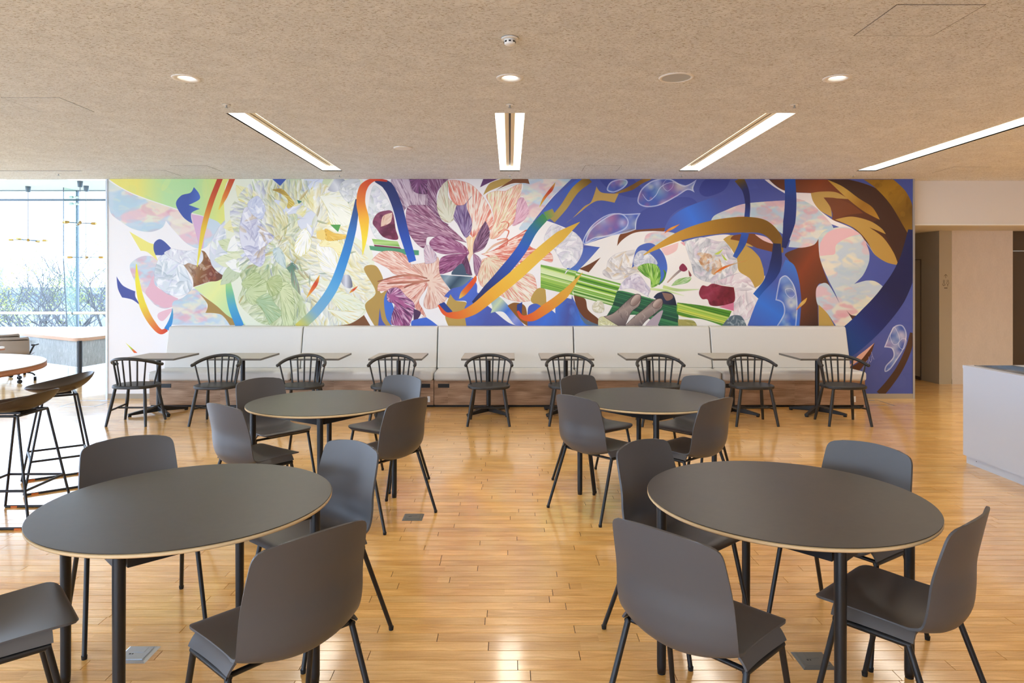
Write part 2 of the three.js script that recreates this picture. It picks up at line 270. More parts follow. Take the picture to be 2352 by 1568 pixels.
  crumple('1900,700 2000,520 2100,480 2180,700 2160,900 2080,990 1990,980 1900,880', '#d4dbe2', ['#aab8c4', '#c9cbe0', '#e4ecd6', '#f0f2f4'], 30);
  ribbon('2075,985 2068,1120 2092,1270 2160,1450', [70, 70, 72, 74], ['#d3e07a', '#86c88c', '#4aa6c8', '#2f88d0']);
  B();
  // --- the white peony, built of many overlapping petals
  B();
  { const o = fill('-120,120 200,60 560,40 900,70 1150,60 1150,300 1080,600 1250,760 1290,1150 1180,1380 980,1500 560,1500 100,1500 -60,1150 -120,700', '#e6ead6'); void o;
    const q = rng(71), PC = [['#e8ecd8', '#b8c68e'], ['#dfe5c4', '#93a866'], ['#eef0e6', '#aebcae'], ['#d3ddb4', '#8ea05c'], ['#e9e6b4', '#c9b84a'], ['#d9e0ee', '#8f97c4'], ['#c4d2b0', '#7f9460'], ['#f2f3ee', '#b9c2cc'], ['#cfdcc8', '#7fa08c'], ['#ece9cf', '#b99a58']];
    for (let i = 0; i < 170; i++) {
      const t = 1 - i / 170, a = q() * 6.283, cx = 430, cy = 640, rad = 80 + t * 640 * (0.4 + 0.6 * q()), x = cx + rad * Math.cos(a) * 0.95, y = cy + rad * Math.sin(a) * 0.98, l = 110 + q() * 150 + t * 60, w = l * (0.28 + q() * 0.3), an = Math.atan2(y - cy, x - cx) + (q() - 0.5) * 1.5;
      if (x < -110 || y < 60 || y > 1500) continue;
      const f = (u, v) => `${(x + u * l * Math.cos(an) - v * w * Math.sin(an)).toFixed(1)},${(y + u * l * Math.sin(an) + v * w * Math.cos(an)).toFixed(1)}`;
      const right = x > 650, pc = right && q() < 0.6 ? PC[[2, 7, 4, 0][(q() * 4) | 0]] : y > 900 && q() < 0.5 ? PC[[1, 3, 6, 8][(q() * 4) | 0]] : PC[(q() * 10) | 0];
      petal(`${f(-0.5, 0)}! ${f(-0.2, -0.5)} ${f(0.25, -0.45)} ${f(0.6, 0.05)}! ${f(0.2, 0.5)} ${f(-0.25, 0.42)}`, pc[0], [pc[1], '#f7f8f2', pc[1]], [x - 0.5 * l * Math.cos(an), y - 0.5 * l * Math.sin(an)], { n: 8, k: 0.35, w: 1.6, core: pc[1], reach: 16, line: 0.12 });
    }
    const mask = outline('-90,420 -20,260 120,120 320,95 560,95 760,120 900,180 1050,230 1090,420 1040,640 1130,720 1230,860 1240,980 1290,1150 1180,1270 1180,1340 1040,1470 760,1480 520,1480 250,1470 120,1400 -10,1250 30,1090 -30,900 -10,760'), fam = (x, y) => (y > 900 && x < 620 ? [['#8fa060', '#7d9458', '#a8b078', '#6f8a68'], ['#dfe6c2', '#e8ecd6', '#cfdcb0']] : x > 650 ? [['#c2c6c8', '#cdbb5a', '#b4bcae', '#d8c878', '#a9b0b4'], ['#fafaf6', '#f4f1dc', '#eef0ea']] : x < 250 && y < 900 ? [['#9a9cc0', '#a8b29a', '#8f9870', '#b4b6d0'], ['#eef0f6', '#e2e8d4', '#f0f2e8']] : [['#a8a04a', '#94a060', '#b8a850', '#8fa08a', '#9aa4c0'], ['#eeeccc', '#e6ead2', '#f4f4ec']]);
    within(mask, () => { for (let i = 0; i < 1100; i++) { const t = i / 1100, big = t < 0.16 ? 2 : 1, x = -100 + q() * 1400, y = 80 + q() * 1420, [dk, lt] = fam(x, y), d = hex(dk[(q() * dk.length) | 0]), l = hex(lt[(q() * lt.length) | 0]); fold(ox + x / sc, oy + y / sc, (24 + q() * 36) * big * (1 - 0.55 * t), (4 + q() * 8) * big * (1 - 0.55 * t), Math.atan2(y - 640, x - 430) + 0.5 * Math.sin(x / 130) + 0.5 * Math.cos(y / 110) + (q() - 0.5) * 0.9, l, d, 0.62); } for (let i = 0; i < 46; i++) { const x = 0 + q() * 1150, y = 150 + q() * 1250, d = hex(['#6f7f4c', '#8a7a48', '#7a84a8', '#5f7a6a', '#a8883a'][(q() * 5) | 0]); fold(ox + x / sc, oy + y / sc, 18 + q() * 22, 2 + q() * 2.5, Math.atan2(y - 640, x - 430) + (q() - 0.5) * 1.6, mix(d, [240, 240, 225], 0.5), d, 0.75); } });
  }
  crumple('45,370 110,380 240,560 330,640 250,730 240,860 190,920 90,850 20,720 0,560', '#dcdde9', ['#8f90b8', '#b4b6d2', '#f2f2f7', '#7a7ca8', '#a58a6a'], 50);
  crumple('75,330 120,270 180,250 240,340 235,430 200,470 120,420', '#c9d0e4', ['#9aa4c8', '#e6eaf4', '#b0bad8'], 18);
  petal('310,190! 400,180 480,260 520,330 440,375! 460,290 400,230', '#d9c15a', ['#a8842a', '#efe48a'], [310, 200], { n: 24, core: '#8a6a28' });
  crumple('330,290 420,310 470,370 560,320 730,430 710,560 670,640 560,530 540,420 420,420', '#d5dbe8', ['#aab2d0', '#eef0f6', '#c0c69a', '#d9cf5a'], 24);
  petal('520,730 560,620 620,560 680,640 660,760 580,826! 530,790', '#f4f5f0', ['#d8cf4e', '#ffffff', '#b8c4c8'], [640, 580], { n: 24, rim: '#c9bb3a' });
  petal('320,760 380,740 430,830 440,940! 360,880 330,830', '#c9d8d6', ['#7f9a8a', '#aec4e0', '#f2f4f4'], [380, 750], { n: 26 });
  petal('440,930! 500,880 560,940 520,960 560,1080 580,1190! 500,1090 485,990', '#9db08e', ['#5c7a66', '#c8c2a6', '#8a5a4a', '#b8c4e2'], [500, 890], { n: 34, core: '#4f7a6a' });
  for (const [s, a] of [['20,1080 120,980 200,1000 180,1120 100,1140', 0], ['60,1160 200,1050 260,1070 240,1200 120,1280', 1], ['160,1240 280,1170 330,1260 400,1370 280,1470! 230,1350', 2], ['380,1120 470,1080 520,1260 500,1480 420,1480', 3], ['260,1060 380,1000 400,1130 300,1200', 4]]) petal(s, ['#bccb94', '#c9d6a4', '#a9c49a', '#d3dcae', '#b6c48a'][a], ['#7d9456', '#e6ecca', '#94a86a'], pts(s).length ? s.split(' ')[0].split(',').map(Number) : [0, 0], { n: 30 });
  petal('740,700 860,720 960,840 970,1000 800,970 740,820', '#f1f2ee', ['#d9cf6a', '#ffffff', '#c4cad4'], [960, 990], { n: 30 });
  petal('820,640 900,650 980,740 960,850! 880,740 760,720', '#efe9b8', ['#d0b23c', '#ffffff'], [770, 720], { n: 22 });
  petal('760,250! 900,200 980,230 1060,400 1040,520 880,520 820,360', '#eef0e4', ['#cfc864', '#b4beb0', '#ffffff'], [770, 260], { n: 30 });
  petal('850,1180 960,1150 1180,1270 1150,1370 960,1330', '#e6ecd8', ['#b4c39a', '#ffffff', '#d8cd62'], [850, 1180], { n: 26 });
  petal('830,1320 960,1340 1180,1330 1050,1460 960,1440', '#eceede', ['#c2cc9a', '#ffffff', '#d2a83e'], [830, 1320], { n: 22 });
  fill('860,520! 960,520! 935,590! ', '#4f9a4a'); petal('810,560 900,600 1020,620 1010,650 830,670', '#e2b84e', ['#b98a2a', '#f2dc8a'], [810, 600], { n: 20 });
  fill('730,590! 800,570 810,660 740,650', '#ead07a'); fill('545,285! 590,300 560,320! ', '#3f7a6a');
  fill('950,1020 1040,1000 1070,1110 1000,1112', '#7f8498', ['#d8dae2', '#5f6478'], [0, 0, 1, 0]);
  fill('310,86! 445,86! 385,152!', '#3a55a8');
  A(); ribbon('1985,110 1900,330 1835,560 1775,912', [46, 48, 46, 6], ['#b4301a', '#cc5a1e', '#e2c034', '#e9e24a']); ribbon('2095,110 2025,280 1970,398', [48, 42, 8], ['#bc3a1a', '#dd7a26', '#e6dc4a']); B();
  fill('835,190! 900,86! 990,90 1000,150 910,210', '#a9acb8', ['#e0e2e6', '#8f93a2'], [0, 1, 1, 0]);
  fill('760,995! 735,1100 630,1225! 690,1100', '#e8d23a', ['#c8401e', '#e0782a', '#e8e05a'], [1, 0, 0, 1]);
  fill('1125,1100! 1090,1145 1040,1175! 1060,1140', '#e07a2a', ['#c8401e', '#e8d84a'], [1, 0, 0, 1]);
  // gold and blue below the peony
  fill('1180,940 1290,910 1360,1030 1330,1080 1340,1170 1420,1130 1380,1250 1410,1400 1440,1478! 1280,1478! 1190,1290 1290,1160', '#b3924a');
  fill('1330,1310! 1350,1420 1390,1478! 1315,1478!', '#4a5ab0'); fill('1370,1240 1400,1150! 1440,1250 1470,1350 1440,1478! 1390,1400', '#3f6fd0');
  fill('890,1478! 1050,1460 1180,1378! 1240,1478!', '#7a4a22');
  crumple('1220,380 1280,150 1440,350 1450,520 1440,640 1300,650 1230,500', '#dfe4e6', ['#b4c0c4', '#f4f4f6', '#c6c8da', '#a8b4b0'], 26);
  crumple('1000,100 1140,100 1100,260 1020,300 940,180', '#d6d9da', ['#a9b0ae', '#f0f1ee', '#b9bfc8'], 18);
  // --- purple lily
  petal('1440,86! 1640,86! 1790,250 1800,340 1600,350 1540,420 1500,330 1440,190', '#cdb9c6', ['#6f4a68', '#8a6a84', '#efe6ea'], [1790, 700], { n: 120, k: 0.55, w: 2.2, rim: '#6a4560' });
  petal('1610,86! 1780,86! 1800,210 1740,230 1650,200', '#7f4a78', ['#4a2348', '#b48ab0', '#2f1832'], [1700, 90], { n: 50, k: 0.6, w: 2.4 });
  C();
  petal('130,86! 330,86! 230,200 220,330 260,470 330,520 220,500 150,350 130,230', '#7d4a70', ['#4c2446', '#a880a0', '#d8c0d0'], [330, 520], { n: 70, k: 0.6, w: 2.2 });
  petal('-60,360 60,335 150,350 230,460 340,540 500,690! 380,660 250,640 130,640 110,740 30,700 -60,560', '#b58aa2', ['#6a2f54', '#8f4f74', '#e8d6de', '#5a2448'], [500, 690], { n: 150, k: 0.6, w: 2.4, rim: '#5a2a4c' });
  B(); { const o = fill('1300,420 1370,390 1450,400 1480,560 1500,660 1370,640 1300,560 1262,500', '#6b2444', ['#8a4a6a', '#5a1636', '#7a2a4a'], [0, 0, 1, 1]); brush(o, ['#4a1030', '#8f3a5e', '#a86a80'], 50, 8, 0.35); } petal('1340,540! 1360,440 1450,405! 1430,500', '#e2c4b0', ['#b06a58', '#f4e4d8'], [1345, 540], { n: 16 });
  fill('1255,655! 1500,680! 1520,730! 1275,705!', '#7fb84a', ['#b9d88a', '#6aa83a'], [0, 0, 0, 1]); fill('1275,710! 1520,735! 1560,800 1330,770', '#7a1a3e'); fill('1230,720! 1540,750! 1700,765! 1700,810! 1560,805! 1240,760!', '#4f9a72');
  C();
  petal('220,330 260,160 330,95! 330,260 420,340 410,430 340,500 260,460', '#dfe0cc', ['#9aa270', '#f2efe6', '#c8a08a'], [340, 490], { n: 40, rim: '#a89a80' });
  // pale lily, striped in coral
  petal('325,98! 420,100 560,150 690,300 750,450 735,560 640,620 560,640 500,520 480,340! 400,330 345,250', '#f0e6da', ['#d9705c', '#e59a86', '#cf5f4e', '#f6efe6'], [560, 690], { n: 150, k: 0.65, w: 2.6, rim: '#c06a58' });
  petal('690,245 780,200 870,200 960,150 1025,128! 1010,260 980,350 960,480 880,560 800,640 720,640 760,480 740,360', '#f0e8d2', ['#d8705e', '#e8a892', '#d8d8a0', '#f6efe2'], [700, 720], { n: 140, k: 0.6, w: 2.6, rim: '#c06a58', core: '#dfe2b0' });
  petal('985,290 1040,265 1090,340 1085,420 1030,490 940,530 965,440', '#ddb0c4', ['#b0708c', '#f0d8e0'], [940, 530], { n: 50, k: 0.4, w: 2.2 });
  petal('640,800! 760,760 880,680 1000,610 1090,560 1105,640 1100,720 1180,760 1300,790 1310,875 1200,850 1110,870 1000,880 880,860 740,830', '#f1e4da', ['#d4604c', '#e3907c', '#c8503e', '#f8f2ea'], [640, 800], { n: 150, k: 0.65, w: 2.8, rim: '#bb5a4a' });
  petal('650,850! 740,830 900,870 990,880 1000,960 1130,1000 1165,1100 1170,1210 1060,1250 930,1240 820,1190! 900,1060 800,1000 700,1100 640,1100 610,1000', '#f2e8da', ['#d6685a', '#e39b8a', '#f8f2ea', '#dfe0b8'], [680, 850], { n: 170, k: 0.6, w: 2.8, rim: '#c0604e' });
  petal('610,990 660,860 760,810 830,860 850,960 760,1060 680,1110', '#e6d9c0', ['#d8806a', '#c9b890', '#f4ecdc'], [690, 830], { n: 60, k: 0.55, w: 2.4 });
  petal('500,620 560,640 640,560 690,500 700,640 640,760 560,800 520,900 500,1000! 520,800', '#efd9b8', ['#e08a6a', '#e8b060', '#f4ecd8'], [540, 830], { n: 50 });
  for (const s of ['830,500 870,490 900,510 890,560', '800,600 850,570 900,580 880,650', '790,665 840,655 890,660 880,720']) ribbon(s, [5, 12, 12, 4], ['#c8604e', '#e8a890', '#d87a64', '#b8503e']);
  ribbon('670,800 760,720 850,680 890,660', [8, 20, 22, 14], ['#d8c8a8', '#e0b8a0', '#d89a84', '#c8705a']);
  // dark purple inner petals
  petal('410,335! 480,330 550,250! 500,340 550,480 540,590 490,640 420,520 380,450', '#8f7aa6', ['#4a3468', '#c9c0da', '#5f3f70'], [490, 640], { n: 60, k: 0.55, w: 2.4, rim: '#4a2f60' });
  petal('680,487! 715,560 715,640 670,740 600,780 565,790! 570,700 610,600', '#6a4062', ['#3a1a3a', '#9a7090', '#c8a8c0'], [570, 790], { n: 60, k: 0.6, w: 2.4 });
  petal('150,690 230,625 320,640 420,680 500,740 520,800 420,790 300,800 200,770', '#9a5a84', ['#6a1f50', '#d8b8cc', '#b07a9c'], [515, 790], { n: 90, k: 0.65, w: 2.6, rim: '#5a1f48' });
  petal('240,900 270,830 380,800 515,800! 470,900 400,940 330,970 250,985', '#8a4574', ['#5a1a46', '#c490b0', '#a8608e'], [515, 800], { n: 80, k: 0.65, w: 2.6, rim: '#5a1f48' });
  petal('500,810! 530,900 555,1000! 500,980 465,910', '#5f3358', ['#3a1638', '#8a5a80'], [505, 815], { n: 30 });
  petal('565,790! 620,830 640,880 600,1010! 575,960', '#a87a9a', ['#5a2450', '#e2cad8'], [565, 790], { n: 40 });
  fill('370,960 460,890 500,985! 555,1005! 360,995!', '#40566c'); fill('240,995! 555,1015! 500,1080 360,1150! 290,1060', '#5a7688', ['#8fa4b4', '#2f4a60', '#6a8494'], [0, 0, 0.6, 1]);
  // coral lily below left
  B();
  petal('1255,855! 1340,780 1450,770 1560,800 1620,880 1630,920 1750,960 1790,1030 1500,1000 1400,930', '#efd2c4', ['#c8705c', '#dfa08c', '#f6ece4'], [1790, 1040], { n: 110, k: 0.6, w: 2.4, rim: '#b0604e' });
  petal('1310,1150! 1330,1070 1500,1010 1780,1040 1770,1120 1700,1240 1740,1330 1760,1395 1600,1250 1480,1130 1400,1150', '#eccabc', ['#b8584a', '#d88a78', '#f6e8e0'], [1800, 1050], { n: 120, k: 0.6, w: 2.6, rim: '#b0604e' });
  petal('1620,900! 1760,880 1880,830 1900,990 1990,1150 1960,1230 1880,1300 1780,1320 1745,1260 1780,1080', '#ead0c0', ['#c07a68', '#dca894', '#f6ece4'], [1800, 1060], { n: 100, k: 0.5, w: 2.4, rim: '#a86a5a' });
  petal('1760,890! 1750,740 1800,720 1870,820 1840,880', '#d8c4d0', ['#8f7a9c', '#f0e8ec', '#c090a0'], [1830, 880], { n: 40 });
  for (const s of ['1310,1060 1500,1010 1650,1000 1780,1030', '1400,1080 1560,1070 1700,1060 1790,1050', '1560,1120 1650,1080 1740,1060 1800,1050']) ribbon(s, [8, 18, 18, 10], ['#8a4a3a', '#b06a54', '#c88a72', '#a05a48']);
  petal('1395,1200 1410,1140 1500,1120 1580,1200 1660,1290 1610,1480! 1450,1470 1440,1400 1470,1280 1410,1250', '#a85a8c', ['#4a1848', '#d8a8c8', '#7a2a66', '#eed8e6'], [1420, 1200], { n: 120, k: 0.7, w: 3, rim: '#4a1f48' });
  fill('1650,1320! 1720,1360 1650,1470!', '#4a2a52'); fill('1730,1390! 1760,1400 1745,1478!', '#e6cfc6');
  // --- the middle: blue, gold and brown fields
  C();
  { const o = fill('290,1200! 360,1130 460,1100 560,1020! 600,1090 610,1170 700,1120 660,1240 740,1320 900,1450 1000,1480! 500,1480! 480,1330 500,1250 400,1240', '#4a59ac', ['#4a6cd0', '#4a59ac', '#4a56a4'], [0, 0, 1, 1]); brush(o, ['#3f6fd8', '#5566b8'], 40, 14, 0.2); }
  fill('310,1280 350,1180! 400,1240 500,1260 480,1330 500,1480! 330,1480! 300,1400', '#b8984e');
  fill('120,1400! 180,1440 230,1480! -20,1480! -10,1430', '#4068cc'); fill('720,1230! 800,1200 900,1290 1050,1480! 960,1470 850,1350 730,1360! 745,1300', '#6f9ad0', ['#c8d8b0', '#3f6fd4', '#8f9ad8', '#4a62c0'], [0, 0, 1, 1]);
  fill('1110,1240 1170,1130 1250,1140 1260,1260 1300,1340 1200,1300', '#bd9c50'); fill('890,1290! 960,1260 1060,1300 1080,1480! 1020,1440', '#8a5a22');
  fill('1080,1400 1090,1300 1160,1270 1240,1310 1350,1330 1440,1445! 1480,1480! 1080,1480!', '#4a5cb4', ['#3f72da', '#4a59a8'], [0, 0, 1, 1]);
  fill('1250,1140! 1340,1160 1380,1330 1448,1447! 1330,1350 1270,1280', '#f0ecee');
  fill('630,165! 660,86! 800,86! 720,120', '#5f3468'); fill('660,240! 720,130 840,86! 930,86! 860,140 720,200', '#b8984e'); fill('780,195! 860,140 940,86! 1090,86! 1100,135! 960,125 850,160', '#7a4826');
  cloud('780,200 900,150 1030,125 1100,135! 1085,86! 1500,86! 1400,180 1300,270 1150,480 1090,560 1000,560 1090,400 1040,260 1010,250 1025,130', 21);
  // blue field on the right
  { const o = outline('1500,82! 4760,82! 4760,2130! 3300,2130! 3300,1478! 1480,1478! 1540,1000 1780,730! 1600,760 1590,690 1520,590 1250,480 1140,500 1150,470 1220,380 1320,260 1420,160'); c.fillStyle = '#4d5ba8'; c.fill(o.path); brush(o, ['#4356a6', '#5a66b0', '#46549e', '#5560aa'], 240, 34, 0.22); }
  fill('1140,500! 1220,400 1330,270 1480,140 1560,86! 1690,86! 1560,200 1440,330 1340,430 1270,480 1180,470', '#3f66c8', ['#4a5fb0', '#2f6ad8'], [0, 1, 1, 0]);
  D();
  // white field with its flowers
  fill('165,712! 350,650 530,600 720,585 870,582 1000,600 1130,690 1300,640 1560,620 1640,760 1880,950 1820,1200 1720,1480! 250,1480! 60,1200 90,950 180,880 320,735! ', '#f1eeea');
  fill('0,960 130,760 322,733! 210,860 125,945 60,1010', '#4a66bc', ['#5a70bc', '#3f7ad4'], [0, 0, 0, 1]);
  fill('328,832! 250,930 215,972! 125,940! 230,890', '#6a3c22');
  { const o = fill('-90,1240 60,1230 120,1330 200,1440 330,1480! -90,1480!', '#3f76dc', ['#4a58a6', '#3a7ae0', '#4a5cae'], [0, 0, 1, 0.4]); brush(o, ['#5f8fe4', '#4058ae'], 20, 12, 0.25); }
  fill('75,1190! 180,1225 210,1330 310,1420 305,1480! 170,1400 100,1290', '#6e3d1e'); fill('-110,1100 -50,1060 0,950! 160,1010! 130,1160 0,1100', '#3f6674');
  fill('118,1330! 160,1400 230,1440 330,1478! 200,1470 140,1400', '#5a6f86');
  // dark sweeps in the blue
  fill('530,590! 620,560 940,548! 930,585! 780,580 640,600 540,660 485,722! 500,640', '#7a4422');
  fill('660,570! 680,440 760,370 1000,270 1180,265 1260,328! 1120,350 1000,430 935,550!', '#414e9c'); fill('1262,190 1290,120! 1330,82! 1560,82! 1500,190 1360,250 1290,240', '#3b4796'); fill('320,95! 640,90! 740,220 650,262 520,240 400,180', '#3f4c9a');
  ribbon('470,225 620,170 720,110 800,84', [10, 44, 36, 20], ['#a07a30', '#7a5520', '#8a6020', '#a8802f']);
  fill('935,555! 1000,450 1130,360 1400,260 1700,190 2063,150! 2063,290! 1700,320 1450,400 1370,505! 1300,500 1120,580 1060,600', '#4a57a6', ['#3a74dc', '#4c5aa8', '#4d5aa6'], [0, 1, 0.7, 0]);
  fill('0,505! 60,460 170,350 240,300 290,155! 340,215 500,225! 460,312! 330,290 240,320 100,430', '#c3a055');
  ribbon('-130,480 -20,350 90,190 220,84', [60, 66, 72, 78], ['#a6924a', '#b89a4c', '#b8963f', '#7a5a14']);
  bubble('390,190 420,120 500,90 570,95 580,130 530,180 450,212', PEARL); bubble('680,280 720,180 830,100 980,86 1120,150 1235,95! 1205,170 1215,210! 1150,190 1050,250 900,330 780,352 700,330', PEARL);
  bubble('165,700 220,560 330,460 440,415 560,420 705,412! 670,480 662,565! 560,600 350,640', PEARL); bubble('185,690 240,560 400,440 520,415 590,480 560,560 420,620 270,650', PEARL);
  c.strokeStyle = 'rgba(235,240,250,0.7)'; c.lineWidth = 0.8; { const o = outline('918,150 950,95 1010,100 1010,160 960,200'); c.stroke(o.path); const p = outline('725,230 780,290 850,240 900,160 1000,120 1130,150 1000,120 900,165 850,245 780,295'); c.stroke(p.path); }
  cloud('740,690! 760,620 830,590 930,585 1040,610 1000,690 930,720 860,720', 31); fill('900,745! 1065,690! 1050,760 990,800 940,808', '#eec6c4'); fill('1085,690! 1130,680! 1125,720', '#e6a8b0');
  cloud('1370,500! 1400,440 1500,390 1700,320 2070,290! 2300,310 2300,760 2040,600 1850,470 1600,480', 33);
  // garlic-like bulbs and stem
  crumple('385,930 400,860 470,800 580,770 700,760 800,800 850,880 860,950 780,960 640,980 560,1030 450,1040 360,1000 350,960', '#e2dedb', ['#bdb6b0', '#f4f2ef', '#a8a3a8', '#c6a878'], 50);
  fill('625,930! 660,770 720,710 820,700 920,790 960,930 920,1060 870,1090! 890,950 820,900 700,890', '#4a66bc', ['#4a62b4', '#3f74d6'], [0, 0, 1, 1]); crumple('640,860 680,780 760,770 850,850 860,900 760,890 660,920', '#c9cdda', ['#8f9ac0', '#e6e8f0', '#a8b0c8'], 18);
  petal('680,930 760,890 860,905 895,980 880,1080 810,1115 800,1040 740,1000', '#9ed05a', ['#4f8f22', '#e4f2c0', '#6fae34', '#2f6a1a'], [830, 1110], { n: 60, w: 2.6, k: 0.6 });
  ribbon('880,1090 925,1040 940,980 925,950', [10, 14, 16, 10], ['#3f7a2a', '#4f8f3a', '#3f7f2a', '#5a9a3a']);
  // stems to the right
  ribbon('960,1070 1030,1000 1100,940', [10, 18, 22], ['#c8a890', '#a89890', '#8a7a80']); fill('1075,920 1110,890 1150,940 1120,965 1080,950', '#8a2a4a'); fill('1160,950! 1190,1000 1170,1010', '#8a4a4a');
  petal('1000,1100! 1060,1040 1180,1020 1150,1070', '#a8c884', ['#4f9a3a', '#e6f0d8'], [1000, 1100], { n: 24 }); ribbon('920,1110 1050,1140 1260,1135', [30, 26, 6], ['#cfe08a', '#b4d08a', '#cfe2b4']); ribbon('800,1130 950,1150 1120,1195', [20, 22, 4], ['#d8e6a8', '#bcd890', '#e4eccc']);
  crumple('1120,680! 1190,660 1300,640 1440,680 1560,670 1640,670! 1560,740 1600,820 1625,880 1610,960 1480,1060 1330,1060 1220,1000 1190,900 1150,780', '#dcdde0', ['#a9adb8', '#f4f4f4', '#8f97a6', '#c8b8cc', '#b8c2c6'], 70);
  { const o = outline('1240,800 1330,790 1450,840 1480,950 1420,1000 1300,930'); brush(o, ['#c8905a', '#e6c8a0', '#b87a48', '#f0e6d8'], 60, 8, 0.6); } fill('1405,800! 1490,750! 1450,800', '#c6d860'); fill('1470,790! 1530,860! 1500,850', '#b9d04a');
  crumple('1380,1080 1500,1030 1640,980 1740,1020 1790,1110 1830,1190 1790,1300 1720,1420 1600,1400 1590,1250 1590,1110', '#ece6ea', ['#c9a8bc', '#f8f4f6', '#b0a8b4', '#dcc4d2'], 50);
  { const o = fill('1260,1170 1290,1100 1340,1105 1390,1080 1480,1100 1590,1115! 1595,1250 1470,1290 1370,1285 1340,1230 1290,1225', '#7a1f34', ['#9a3a54', '#6a1424', '#8a2038'], [0, 0, 1, 1]); brush(o, ['#5a0f1e', '#a83a54', '#8a1f38'], 50, 9, 0.4); } fill('1450,1300! 1590,1260! 1590,1340!', '#d87a98');
  { const st = (s, cols, n) => { const o = fill(s, cols[0]); const w = o.x1 - o.x0; within(o, () => { for (let i = 0; i < n; i++) { const t = i / n + r() * 0.04; c.strokeStyle = css(hex(cols[(r() * cols.length) | 0]), 0.75); c.lineWidth = 1.5 + r() * 5; const y = o.y0 - 20 + t * (o.y1 - o.y0 + 10); c.beginPath(); c.moveTo(o.x0, y); c.quadraticCurveTo(o.x0 + w * 0.5, y + w * 0.13 + r() * 2, o.x1, y + w * 0.27); c.stroke(); } }); };
    st('-240,900! 100,960! 110,1000! 60,1170! 75,1190! -240,1120!', ['#86b848', '#cfe48c', '#5f9a34', '#a8cc5a', '#e6f0c8'], 40);
    st('100,965! 160,985 520,1080! 480,1180! 440,1290! 75,1190! 68,1100', ['#5fa02e', '#a8d450', '#3a7a1e', '#e4f0c0', '#7fbc3a', '#f4f6e8'], 46);
    st('480,1160! 540,1150 800,1220 1060,1290! 1070,1480! 880,1480! 700,1380 380,1395! 440,1290', ['#1f5a42', '#2f7a4a', '#174638', '#4f9a5a', '#123a34'], 44);
    st('1055,1260! 1300,1290 1570,1340! 1530,1440! 1480,1480! 1300,1420 1070,1380', ['#5a9a2a', '#a8cc4a', '#d8dc5a', '#3a7420', '#e6e8a0'], 40); }
  petal('1060,1420! 1200,1430 1240,1480! 1065,1480!', '#a8a05a', ['#7a7a3a', '#d0cc90'], [1060, 1420], { n: 16 });
  crumple('1480,1480! 1560,1390 1660,1390 1710,1480!', '#5a6e7a', ['#3f5462', '#7f929c', '#4a5e6c'], 16);
  fill('830,1210! 870,1170 950,1155 1020,1190 1050,1290! 920,1270 860,1230', '#1f2a4a', ['#26304e', '#12182e'], [0, 0, 1, 1]); fill('910,1165! 1000,1180 1010,1220 950,1240', '#8a6a5e');
  crumple('510,1130 560,1040 650,990 700,1000 760,1080 800,1140 780,1200 820,1230! 640,1130', '#d3cbdc', ['#a89ab8', '#ece8f2', '#8f86a8', '#c4b4c8'], 40);
  crumple('250,1290 290,1245 350,1260 360,1340 310,1360 260,1340', '#d8d4b8', ['#b0aa80', '#f2f0e2'], 16); crumple('310,1410 360,1390 460,1400 520,1478! 305,1478!', '#d5d4a0', ['#aaa870', '#f0eec8', '#c2c090'], 20);
  // the two fingers
  for (const [s, nail] of [['360,1392! 450,1360 560,1260 640,1190 690,1180 712,1210 690,1290 620,1350 560,1480! 500,1480', '620,1230 660,1185 705,1190 700,1240 650,1290 610,1280'], ['560,1480! 640,1400 740,1320 830,1240 890,1220 918,1250 905,1310 860,1350 760,1430 720,1480!', '820,1280 850,1235 905,1225 915,1270 880,1310 835,1310']]) {
    const o = fill(s, '#8a7a76', ['#6a5c5c', '#a8968e', '#7a6c6c', '#57494c'], [0.3, 0, 0.7, 1]); within(o, () => { for (let i = 0; i < 26; i++) { c.strokeStyle = css(hex(r() > 0.5 ? '#c8b8ae' : '#4f4446'), 0.3); c.lineWidth = 0.6 + r() * 1.8; const x = o.x0 + r() * (o.x1 - o.x0), y = o.y0 + r() * (o.y1 - o.y0); c.beginPath(); c.moveTo(x, y); c.quadraticCurveTo(x + 4, y + 5, x + 12 * (r() - 0.3), y + 10); c.stroke(); } }); c.strokeStyle = 'rgba(40,30,34,0.7)'; c.lineWidth = 0.9; c.stroke(o.path);
    const m = fill(nail, '#9c857e', ['#c8b4aa', '#8a726c', '#b09a90'], [0, 0, 1, 1]); c.strokeStyle = 'rgba(60,46,46,0.7)'; c.stroke(m.path);
  }
  fill('880,1350! 920,1340 870,1480! 750,1480! 800,1420', '#b4a4b0');
  crumple('-190,600 -120,520 0,570 110,620 160,700 150,800 90,900 0,960! -10,990 40,930! -20,920 -70,830 -110,760 -200,680', '#e2dfe8', CR, 70);
  // gold field and sweep at the right of the white
  fill('1490,660! 1580,620 1740,700 1830,820 1880,1000 1850,1080 1790,1120! 1740,1030 1640,960 1620,850 1560,740', '#c4a050'); fill('1560,660! 1600,620 1800,610 1960,700 1960,780! 1850,760 1700,690', '#7a4420'); fill('1790,612! 1900,640 1960,700 1870,670', '#ecc8cc');
  fill('1700,718! 1800,740 1960,780! 1960,900 1880,1010! 1850,860 1770,760', '#4a5cb0', ['#4a58a6', '#3f76d8'], [1, 0, 0, 1]);
  ribbon('1640,84 1700,190 1722,320 1715,460', [90, 60, 46, 50], ['#7a5c14', '#232c66', '#1c2660', '#2a4aa0']); ribbon('1700,600 1670,700 1600,830', [70, 66, 40], ['#2f5ab8', '#224aa0', '#2a5ab4']);
